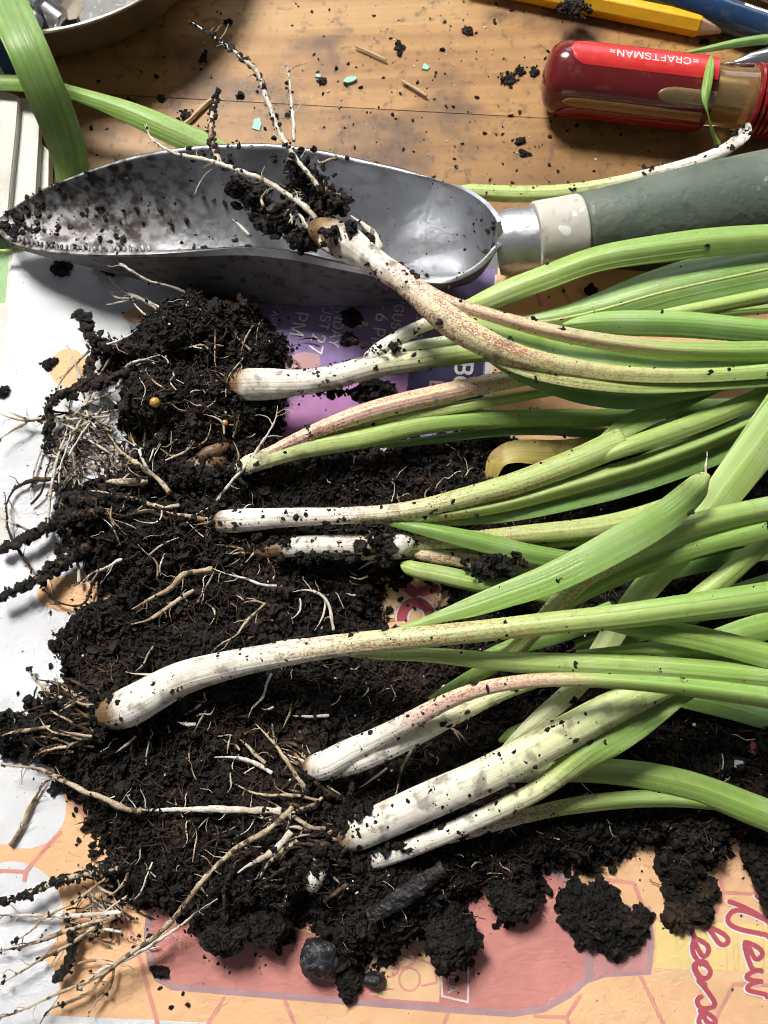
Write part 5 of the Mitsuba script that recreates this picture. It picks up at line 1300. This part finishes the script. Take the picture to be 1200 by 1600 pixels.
R_J = [([(-10, 1414), (30, 1402), (60, 1390), (100, 1374), (140, 1364), (185, 1358)], 9, (7, 5, 4), 'root_tan', .7), ([(-10, 1430), (40, 1430), (90, 1431), (140, 1430), (190, 1424)], 9, (3, 4), 'root_white', .12), ([(-10, 1488), (30, 1480), (70, 1468), (110, 1452), (150, 1440), (190, 1430)], 8, (4, 5), 'root_tan', .2), ([(-10, 1544), (30, 1520), (70, 1496), (110, 1475), (150, 1448), (185, 1432)], 7, (4, 5), 'root_tan', .15),
       ([(60, 1604), (75, 1580), (110, 1565), (145, 1545), (165, 1520)], 6, 3, 'root_tan', .15), ([(137, 1588), (152, 1564), (172, 1540), (178, 1512)], 5, 3, 'root_tan', .15), ([(20, 1472), (48, 1455), (72, 1432), (100, 1418), (145, 1388), (165, 1372)], 6, 4, 'root_tan', .1), ([(132, 1362), (146, 1366), (150, 1380), (165, 1392), (180, 1398)], 5, 4, 'root_tan', 0), ([(150, 1462), (155, 1440), (170, 1420), (200, 1400)], 5, 4, 'root_white', .05),
       ([(85, 1530), (100, 1520), (112, 1480), (118, 1450)], 8, 4, 'root_dark', .9), ([(100, 1515), (125, 1505), (150, 1500)], 5, 3, 'root_tan', 0), ([(170, 1400), (190, 1385), (200, 1365)], 6, 4, 'root_tan', .1), ([(110, 1440), (150, 1450), (190, 1455)], 5, 4, 'root_white', .1), ([(455, 1395), (448, 1370), (460, 1345), (480, 1330)], 6, 4, 'root_dark', .4)]
for pts, wp, dz, mt, ct in R_J:
    root(pJ, pts, wp, dz, mt, coat=ct)
lk = thing('detached_root', 'short brown detached root lying on white paper at lower left', 'root')
root(lk, [(72, 1218), (58, 1242), (44, 1268), (34, 1292), (16, 1320)], 8, 1.2, 'root_tan', coat=.1)

# a tuft of short roots round every basal plate
gq = np.random.default_rng(99)
for pl_, bx, by, bz, a0, n, wid in ((pF, 164, 1118, 15, 2.75, 26, 24), (pB, 368, 602, 15, 3.0, 22, 20), (pD, 343, 815, 15, 3.1, 18, 15), (pG, 487, 1203, 15, 2.5, 18, 17), (pH, 544, 1310, 15, 2.6, 24, 22), (pI, 558, 1353, 12, 2.7, 14, 12), (pC, 374, 736, 13, 2.8, 12, 12), (pE, 398, 860, 12, 3.1, 12, 12), (pJ, 488, 1385, 14, 1.9, 12, 12), (pK, 606, 864, 14, 2.7, 10, 14)):
    for _ in range(n):
        off = gq.uniform(-1, 1)
        a = a0 + off * 0.9 + gq.normal() * .25
        l = gq.uniform(16, 60)
        x0, y0 = bx + math.sin(a0) * off * wid * .8, by + math.cos(a0) * off * wid * .8
        ex, ey = x0 + l * math.cos(a), y0 - l * math.sin(a)
        zt = float(soil_z(*P(ex, ey, 8)[:2])[0]) * 1000 + gq.uniform(.3, 2.5)
        root(pl_, [(ex, ey), (x0 + l * .55 * math.cos(a) + gq.normal() * 4, y0 - l * .55 * math.sin(a) + gq.normal() * 4), (x0 + l * .2 * math.cos(a), y0 - l * .2 * math.sin(a)), (x0 + 5, y0)], gq.uniform(3, 6), z=(zt, (zt + bz) / 2, bz + gq.uniform(-3, 3)), material=gq.choice(['root_tan', 'root_dark', 'root_white'], p=[.4, .45, .15]), coat=.05)
# the tangled brown root crown where the two lowest stems meet
gq = np.random.default_rng(515)
for _ in range(46):
    bx, by = gq.uniform(455, 545), gq.uniform(1235, 1385)
    a = math.pi + gq.normal() * .55 + (by - 1310) / 260
    l = gq.uniform(35, 150)
    ex, ey = bx + l * math.cos(a), by - l * math.sin(a)
    zt = float(soil_z(*P(ex, ey, 8)[:2])[0]) * 1000 + gq.uniform(.5, 3)
    zb = max(15, float(soil_z(*P(bx, by, 10)[:2])[0]) * 1000 + 2) + gq.uniform(-1, 3)
    root(pH if by < 1320 else pI, [(ex, ey), (bx + l * .6 * math.cos(a) + gq.normal() * 7, by - l * .6 * math.sin(a) + gq.normal() * 7), (bx + l * .25 * math.cos(a), by - l * .25 * math.sin(a)), (bx, by)], gq.uniform(3.5, 9), z=(zt, zt + 2, zb, zb - 2), material=gq.choice(['root_tan', 'root_dark'], p=[.4, .6]), coat=gq.choice([.05, .3]))
# random short roots around every root ball: white and brown
gq = np.random.default_rng(123)
for pl_, cx, cy, sx, sy, n, lo, hi, dirn in ((pB, 330, 560, 85, 60, 34, 20, 60, math.pi), (pC, 190, 700, 80, 40, 30, 20, 70, 2.6), (pC, 110, 670, 30, 45, 24, 30, 70, 2.0), (pD, 200, 820, 90, 40, 26, 25, 80, math.pi), (pE, 370, 930, 130, 50, 26, 15, 50, 2.8), (pF, 300, 1140, 120, 40, 22, 12, 36, 2.5), (pG, 600, 1150, 120, 70, 20, 12, 36, 2.2), (pH, 330, 1300, 110, 60, 34, 20, 70, 3.0), (pJ, 160, 1420, 40, 40, 24, 30, 80, 2.9), (pI, 760, 1340, 160, 30, 14, 10, 30, 0.3), (pA, 475, 295, 32, 34, 60, 14, 40, 2.2), (pC, 120, 690, 34, 50, 50, 30, 90, 2.2), (pM, 300, 640, 90, 70, 24, 14, 44, 2.6), (pK, 690, 760, 110, 30, 12, 10, 30, 1.0), (pJ, 470, 1310, 40, 60, 16, 20, 60, 1.7)):
    for _ in range(n):
        x, y = cx + gq.normal() * sx * .7, cy + gq.normal() * sy * .7
        a = dirn + gq.normal() * 0.8
        l = gq.uniform(lo, hi)
        pts, h = [], a
        for k in range(4):
            pts.append((x, y))
            h += gq.normal() * 0.45
            x, y = x - l / 3 * math.cos(h), y + l / 3 * math.sin(h)
        mt = gq.choice(['root_tan', 'root_white', 'root_dark'], p=[.38, .12, .50])
        if pl_ is pA:
            root(pl_, pts, gq.uniform(2.5, 5), z=(32 + gq.uniform(-4, 4), 34), material=gq.choice(['root_dark', 'root_tan']), coat=.15)
        else:
            root(pl_, pts, gq.uniform(1.8, 4), (gq.uniform(.5, 4), gq.uniform(.5, 3)), mt, coat=.08)

# soil caked round the bulb that lies on the trowel
gq = np.random.default_rng(321)
cc, rr = [], []
for cx, cy, z, sx, sy, n in ((485, 300, 31, 26, 28, 300), (520, 315, 33, 20, 16, 150), (465, 265, 34, 16, 16, 120), (400, 310, 23, 20, 14, 170), (430, 345, 24, 30, 20, 160), (480, 375, 27, 22, 14, 150), (545, 362, 37, 14, 12, 60), (575, 372, 33, 12, 8, 60), (375, 290, 24, 16, 10, 80), (520, 365, 38, 14, 8, 40)):
    for _ in range(n):
        cc.append(P(cx + gq.normal() * sx * .6, cy + gq.normal() * sy * .6, z + gq.normal() * 2.2))
        rr.append(0.0003 * 5.5 ** (gq.random() ** 1.9))
add('caked_soil', crumbs(cc, rr, 1, 0.42, 0.85, 322), 'soil', pA, kind='stuff')
for pl_, cx, cy, z, sx, sy, n, hi in ((pF, 160, 1120, 15, 9, 22, 150, 1.5), (pF, 178, 1092, 18, 20, 7, 60, 1.2), (pB, 366, 600, 16, 10, 24, 120, 1.4), (pB, 400, 632, 12, 30, 10, 160, 1.5), (pD, 338, 815, 15, 9, 16, 110, 1.3), (pH, 538, 1296, 17, 10, 24, 170, 1.6), (pH, 560, 1268, 19, 26, 9, 60, 1.2), (pI, 560, 1345, 13, 14, 14, 150, 1.5),
                                     (pI, 620, 1322, 15, 20, 7, 60, 1.2), (pG, 488, 1212, 15, 14, 16, 150, 1.4), (pK, 608, 866, 15, 14, 14, 110, 1.4), (pC, 374, 736, 13, 10, 12, 90, 1.2), (pJ, 490, 1340, 17, 22, 30, 260, 1.5), (pE, 436, 845, 15, 34, 8, 110, 1.2), (pE, 500, 868, 15, 50, 7, 120, 1.2), (pE, 590, 850, 17, 22, 12, 130, 1.5), (pM, 300, 738, 15, 46, 22, 420, 1.4), (pB, 540, 612, 12, 60, 6, 130, 1.2), (pB, 600, 545, 20, 24, 8, 40, 1.2)):
    gq = np.random.default_rng(int(cx * 7 + cy))
    cc, rr = [], []
    for _ in range(n):
        cc.append(P(cx + gq.normal() * sx * .7, cy + gq.normal() * sy * .7, z + gq.normal() * 1.8))
        rr.append(0.00025 * (hi / .25) ** (gq.random() ** 1.8))
    add('caked_soil', crumbs(cc, rr, 1, 0.42, 0.85, 322), 'soil', pl_, kind='stuff')
for k, d in DIRT.items():
    if d:
        add('clinging_soil', crumbs([p for p, _ in d], [r for _, r in d], 0, 0.5, 0.55, 11), 'soil', k, kind='stuff')

# fibrous litter in the soil: one mass of hair roots
gq = np.random.default_rng(222)
fib = {'root_dark': [], 'root_white': []}
for q in range(3600):
    k = cells[gq.integers(0, len(cells))]
    x, y = GX[k[1]], GY[k[0]]
    a, l = gq.uniform(0, 2 * np.pi), gq.uniform(0.002, 0.008)
    t = np.linspace(0, 1, 6)
    h = a + np.cumsum(gq.normal(0, .35, 6))
    xs, ys = x + np.cumsum(np.cos(h)) * l / 6, y + np.cumsum(np.sin(h)) * l / 6
    zs = soil_z(xs, ys) + 0.0002 + gq.uniform(0, .0014)
    which = 'root_white' if gq.random() < .07 else 'root_dark'
    fib[which].append(tube_mesh(np.stack([xs, ys, zs], 1), gq.uniform(.00007, .00020), 3))
for (pl_, mt), hs in HAIRS.items():
    add('root_hairs', join(hs), mt, pl_, kind='stuff')
add('hair_roots', join(fib['root_dark']), 'root_dark', label='fine brown root hairs strewn through the dark soil', cat='roots', kind='stuff')
add('pale_hair_roots', join(fib['root_white']), 'root_white', label='fine white root hairs strewn through the dark soil', cat='roots', kind='stuff')
k = cells[gq.integers(0, len(cells), 420)]
x, y = GX[k[:, 1]], GY[k[:, 0]]
r = 0.00012 * 4 ** (gq.random(420) ** 2.5)
add('perlite_grit', crumbs(np.stack([x, y, soil_z(x, y, False) + r * 1.5], 1), r, 0, .3, .8, 5), 'perlite', label='tiny pale grit grains sprinkled through the soil', cat='grit', kind='stuff')


# ------------------------------------------------------------------ single clods, stones and litter
def clod(px, py, rx, ry, hz, seed):
    """a ragged crumbly lump: a rough core buried in crumbs of many sizes"""
    c = PS(px, py, 0)
    s = PX(c)
    g = np.random.default_rng(seed)
    n = int(np.clip(60 + rx * ry * 0.55, 60, 1500))
    a, q = g.uniform(0, 2 * np.pi, n), np.sqrt(g.random(n))
    edge = 0.2 + 1.55 * meshkit.fbm(np.stack([np.cos(a) * 1.7 + seed * 3.3, np.sin(a) * 1.7, a * 0], 1), 4, seed)
    q = q * edge
    top = np.sqrt(np.clip(1 - (q / np.maximum(edge, 1e-6)) ** 2, 0, 1)) * (0.45 + 0.9 * meshkit.fbm(np.stack([q * np.cos(a) * 2.2, q * np.sin(a) * 2.2, a * 0 + seed], 1), 4, seed))
    r = 0.00035 * 4.2 ** (g.random(n) ** 1.8) * min(1.0, 0.35 + rx / 40)
    z = c[2] + np.maximum(top * hz / 1000 * 0.45 * np.where(g.random(n) < 0.75, 1, g.random(n)), r * 0.3)
    body = crumbs(np.stack([c[0] + q * np.cos(a) * rx * s, c[1] + q * np.sin(a) * ry * s, z], 1), r, 1, .45, .85, seed)
    v, f = ICO[2][0].copy(), ICO[2][1]
    v = v * (1 + 0.5 * (meshkit.fbm(v * 2.1 + seed * 7.3, 4, seed) - 0.5))[:, None] * [rx * s * .6, ry * s * .6, hz / 1000 * .25]
    return join([(v + c, f), body])


G_ = 'loose soil clods lying on the newspaper'
for lab, a, mt in (('largest loose soil clod, lying on the neck of the printed bottle', (925, 1428, 66, 58, 13, 1), 'soil'), ('brown topped soil clod above the gold foil of the printed bottle', (1072, 1408, 38, 36, 11, 2), 'brown_soil'),
                   ('soil clod over the white boxed lettering on the printed bottle', (703, 1468, 42, 34, 10, 3), 'soil'), ('jagged soil clod in the middle of the red bottle print', (802, 1402, 38, 26, 9, 4), 'soil'),
                   ('soil clod hanging off the heap on the left end of the bottle print', (350, 1458, 28, 26, 8, 5), 'soil'), ('soil clod left of the dark pebble on the bottle print', (418, 1445, 27, 28, 9, 6), 'soil'),
                   ('narrow soil clod just right of the dark pebble', (545, 1525, 18, 28, 7, 7), 'soil'), ('soil clod at the right edge under the round green stalk', (1188, 1350, 22, 60, 9, 8), 'soil'),
                   ('soil crumb left of the round orange print dot', (76, 569, 10, 8, 3, 9), 'soil'), ('soil crumb near the left edge of the white paper', (8, 613, 8, 8, 3, 10), 'soil'), ('soil clod on white paper under the serrated trowel edge', (97, 420, 13, 11, 4, 11), 'soil'), ('wide soil smear hugging the shaded trowel wall', (178, 415, 26, 10, 4, 12), 'soil'),
                   ('soil clod between the purple print lettering', (546, 530, 12, 12, 4, 13), 'soil'), ('soil lump beside the letters in the shade of the trowel', (548, 500, 14, 16, 5, 14), 'soil'), ('soil clod on the magenta print between two stems', (590, 612, 26, 14, 6, 15), 'soil'),
                   ('small flat soil crumb on the left end of the bottle print', (252, 1517, 12, 6, 3, 16), 'soil'), ('soil lump caked on the pink stalk under the pointed leaf', (773, 884, 32, 16, 24, 17), 'soil'), ('soil crumb on the orange print below the trowel grip', (922, 455, 8, 7, 3, 18), 'soil')):
    m = clod(*a) if 'caked' not in lab else None
    if m is None:
        gg = np.random.default_rng(17)
        n = 160
        m = crumbs(np.array([P(773 + gg.normal() * 17, 884 + gg.normal() * 8, 20.5 + abs(gg.normal()) * 1.3) for _ in range(n)]), 0.0004 * 4 ** (gg.random(n) ** 1.5), 1, .42, .85, 17)
    add('soil_clod', m, mt, label=lab, cat='soil clod', group=G_)
GW = 'soil crumbs scattered on the wooden bench'
for i, (lab, x, y, rx, ry) in enumerate((('soil clod stuck on the yellow pencil', 897, 12, 20, 11), ('dark soil crumb on the wood left of the pencil', 732, 45, 10, 9), ('soil crumb on the wood below the pencil point', 1102, 62, 9, 5), ('soil crumb patch left of the screwdriver butt', 795, 122, 14, 12), ('soil crumb next to the screwdriver butt, lower', 812, 108, 9, 8), ('twiggy soil crumb on the wood above the trowel heel', 624, 72, 8, 12),
                                         ('soil crumb on the wood above the cut stalk', 814, 218, 8, 5), ('soil crumb just below the one above the cut stalk', 822, 238, 9, 6), ('soil crumb by the broken straw left of the raised roots', 288, 177, 10, 9), ('soil crumb right of the dry straw on the wood', 375, 148, 6, 5), ('soil crumb below the shadow of the pan', 201, 158, 6, 4), ('soil crumb on the seam between planks', 250, 150, 6, 5),
                                         ('soil crumb high on the wood near the pan', 356, 32, 5, 5), ('soil crumb on the wood near the raised white root tip', 318, 86, 7, 9), ('soil crumb on the wood by the teal chip', 504, 125, 6, 5), ('soil crumb at the upper right part of bare wood', 836, 110, 6, 6))):
    z = 3.0
    if 'pencil' in lab and 'stuck' in lab:
        gg = np.random.default_rng(60)
        m = crumbs(np.array([P(x + gg.normal() * 11, y + gg.normal() * 6, 7.5 + abs(gg.normal()) * .8) for _ in range(110)]), 0.0003 * 5 ** (gg.random(110) ** 1.5), 1, .42, .85, 61)
    else:
        c = P(x, y, 1.0); s = PX(c)
        gg = np.random.default_rng(70 + i)
        n = 34 if rx < 10 else 80
        m = crumbs(np.stack([c[0] + gg.normal(0, .45, n) * rx * s, c[1] + gg.normal(0, .45, n) * ry * s, 0.0002 + abs(gg.normal(0, .0003, n))], 1), 0.0002 * 4.2 ** (gg.random(n) ** 1.8), 1, .42, .7, 80 + i)
    add('soil_crumb', m, 'soil', label=lab, cat='soil crumb', group=GW)
c = PS(500, 1497, 3.5); s = PX(c)
v = ICO[4][0].copy(); v = np.sign(v) * np.abs(v) ** 0.8
v = v * (1 + .6 * (meshkit.fbm(v * 1.5 + 4, 5, 4) - .5))[:, None] * [30 * s, 29 * s, 0.0046] + c
add('pebble', (v, ICO[4][1]), 'pebble', smooth=30, label='round blackish pebble on the printed bottle below the soil heap', cat='pebble')
c = PS(584, 1530, 1.5); s = PX(c)
v = ICO[3][0] * (1 + .35 * (meshkit.fbm(ICO[3][0] * 1.5 + 9, 4, 8) - .5))[:, None] * [19 * s, 11 * s, 0.003] + c
add('pebble', (v, ICO[3][1]), 'pebble', smooth=25, label='small flat grey pebble right of the narrow soil clod', cat='pebble')
a0, a1 = PS(578, 1432, 4), PS(694, 1358, 4)
tt = np.linspace(0, 1, 40)
ctr = a0 + (a1 - a0) * tt[:, None] + np.stack([tt * 0, tt * 0, 0.0012 * np.sin(tt * 5)], 1)
m = tube_mesh(ctr, 0.0022 * (0.8 + .4 * meshkit.noise(np.stack([tt * 9, tt * 0, tt * 0], 1), 3)), 14, .14, 4)
add('charred_stick', m, 'charred_wood', label='thick black charred stick lying slanted in the soil near the bottom', cat='stick')
GB = 'round yellow fertilizer beads in the soil'
for lab, x, y, r in (('largest amber fertilizer bead, in the upper left root ball', 243, 630, 8), ('amber fertilizer bead right of the others, near the soil edge', 352, 662, 5), ('amber fertilizer bead just above the tangled roots', 208, 685, 6.5), ('tiny pale fertilizer bead right of the tangled roots', 246, 681, 3.5)):
    c = PS(x, y, 2.0)
    v = ICO[3][0] * (1 + .05 * (meshkit.noise(ICO[3][0] * 3, 2) - .5))[:, None] * r * PX(c) + c + [0, 0, .0006]
    add('fertilizer_bead', (v, ICO[3][1]), 'bead_yellow', smooth=True, label=lab, cat='bead', group=GB)


def chip(px, py, pts, z, th, mt, lab, cat, name='paint_chip'):
    pl = Polygon([P(px + a, py + b, z)[:2] for a, b in pts]).buffer(0)
    m = trimesh.creation.extrude_polygon(pl, th / 1000, engine='earcut'); m.apply_translation([0, 0, z / 1000])
    return add(name, m, mt, label=lab, cat=cat)


chip(547, 127, [(-10, 3), (-8, -2), (0, -5), (9, -5), (11, -1), (4, 3), (-4, 5)], .1, .9, 'chip_teal', 'largest pale teal paint chip on the wooden bench', 'paint chip')
chip(402, 195, [(-8, 6), (-5, -8), (4, -11), (7, 0), (3, 10)], .1, .3, 'chip_teal', 'flat pale teal flake on the wood above the trowel rim', 'paint chip')
chip(497, 119, [(-5, 2), (-2, -3), (4, -2), (4, 3)], .1, .4, 'chip_teal', 'tiny pale teal flake left of the largest teal chip', 'paint chip')
chip(665, 105, [(-6, 3), (-2, -5), (7, 0), (3, 5)], .1, .4, 'chip_teal', 'greenish pale flake on the wood right of the largest teal chip', 'paint chip')
for lab, pts, wp in (('pale straw lying on the wood at upper middle', [(555, 72), (578, 82), (604, 94)], 4), ('short straw on the wood left of the screwdriver', [(629, 127), (648, 138), (667, 150)], 5), ('dry grass stalk on the wood behind the trowel rim', [(276, 202), (300, 184), (318, 165), (341, 148)], 6)):
    k = numbered('straw')
    c = np.array([P(x, y, 1.2) for x, y in pts])
    t = np.linspace(0, 1, 14)
    ctr = np.array([np.interp(t, np.linspace(0, 1, len(c)), c[:, q]) for q in range(3)]).T
    scene[k] = mikit.ply(tube_mesh(ctr, wp * PX(c[0]) / 2, 6, .2, 3), 'm_straw', smooth=True)
    labels[k] = {'label': lab, 'category': 'straw'}
k = thing('seed_stalk', 'thin dry stalk standing on the folded leaf tip at right', 'stalk')
root(k, [(1105, 705), (1104, 720), (1103, 735), (1105, 750)], 4, z=(38, 42, 46), material='root_white')
chip(1178, 1165, [(-10, 8), (-4, -8), (6, -2), (10, 10), (0, 14)], 12, .4, 'scrap_pink', 'torn pink paper scrap in the soil at right edge', 'paper scrap', 'paper_scrap')
chip(1155, 1192, [(-9, 6), (-7, -5), (5, -3), (8, 6), (0, 9)], 12, .4, 'label_white', 'torn white paper scrap in the soil near the right edge', 'paper scrap', 'paper_scrap')
chip(1060, 772, [(-22, 12), (-18, -8), (4, -14), (20, -4), (14, 14), (-4, 16)], 9, .4, 'scrap_pink', 'dull red paper scrap seen through the gap in the leaves', 'paper scrap', 'paper_scrap')
# fine crumbs strewn over bench and paper
gq = np.random.default_rng(404)
cc, rr = [], []
for _ in range(2200):
    x, y = gq.uniform(120, 1180), gq.uniform(0, 300)
    if gq.random() > 0.25 + 0.75 * math.exp(-((x - 720) / 260) ** 2):
        continue
    p = P(x, y, .3); r = 0.00009 * 8 ** (gq.random() ** 3.2)
    cc.append([p[0], p[1], r * .4]); rr.append(r)
for _ in range(700):
    x, y = gq.uniform(0, 1200), gq.uniform(400, 1600)
    p = P(x, y, 1)
    r = 0.00010 * 7 ** (gq.random() ** 3.2)
    cc.append([p[0], p[1], float(soil_z(p[0], p[1])[0]) + r * .5]); rr.append(r)
add('scattered_crumbs', crumbs(cc, rr, 0, .45, .7, 405), 'soil', label='fine soil specks strewn over bench and newspaper', cat='soil specks', kind='stuff')
cc = [P(gq.normal(700, 170), gq.uniform(5, 270), .3) for _ in range(70)]
add('pale_specks', crumbs(cc, 0.00014 * 3 ** (gq.random(70) ** 2), 0, .45, .6, 406), 'perlite', label='tiny white flecks strewn over the bare wood', cat='flecks', kind='stuff')
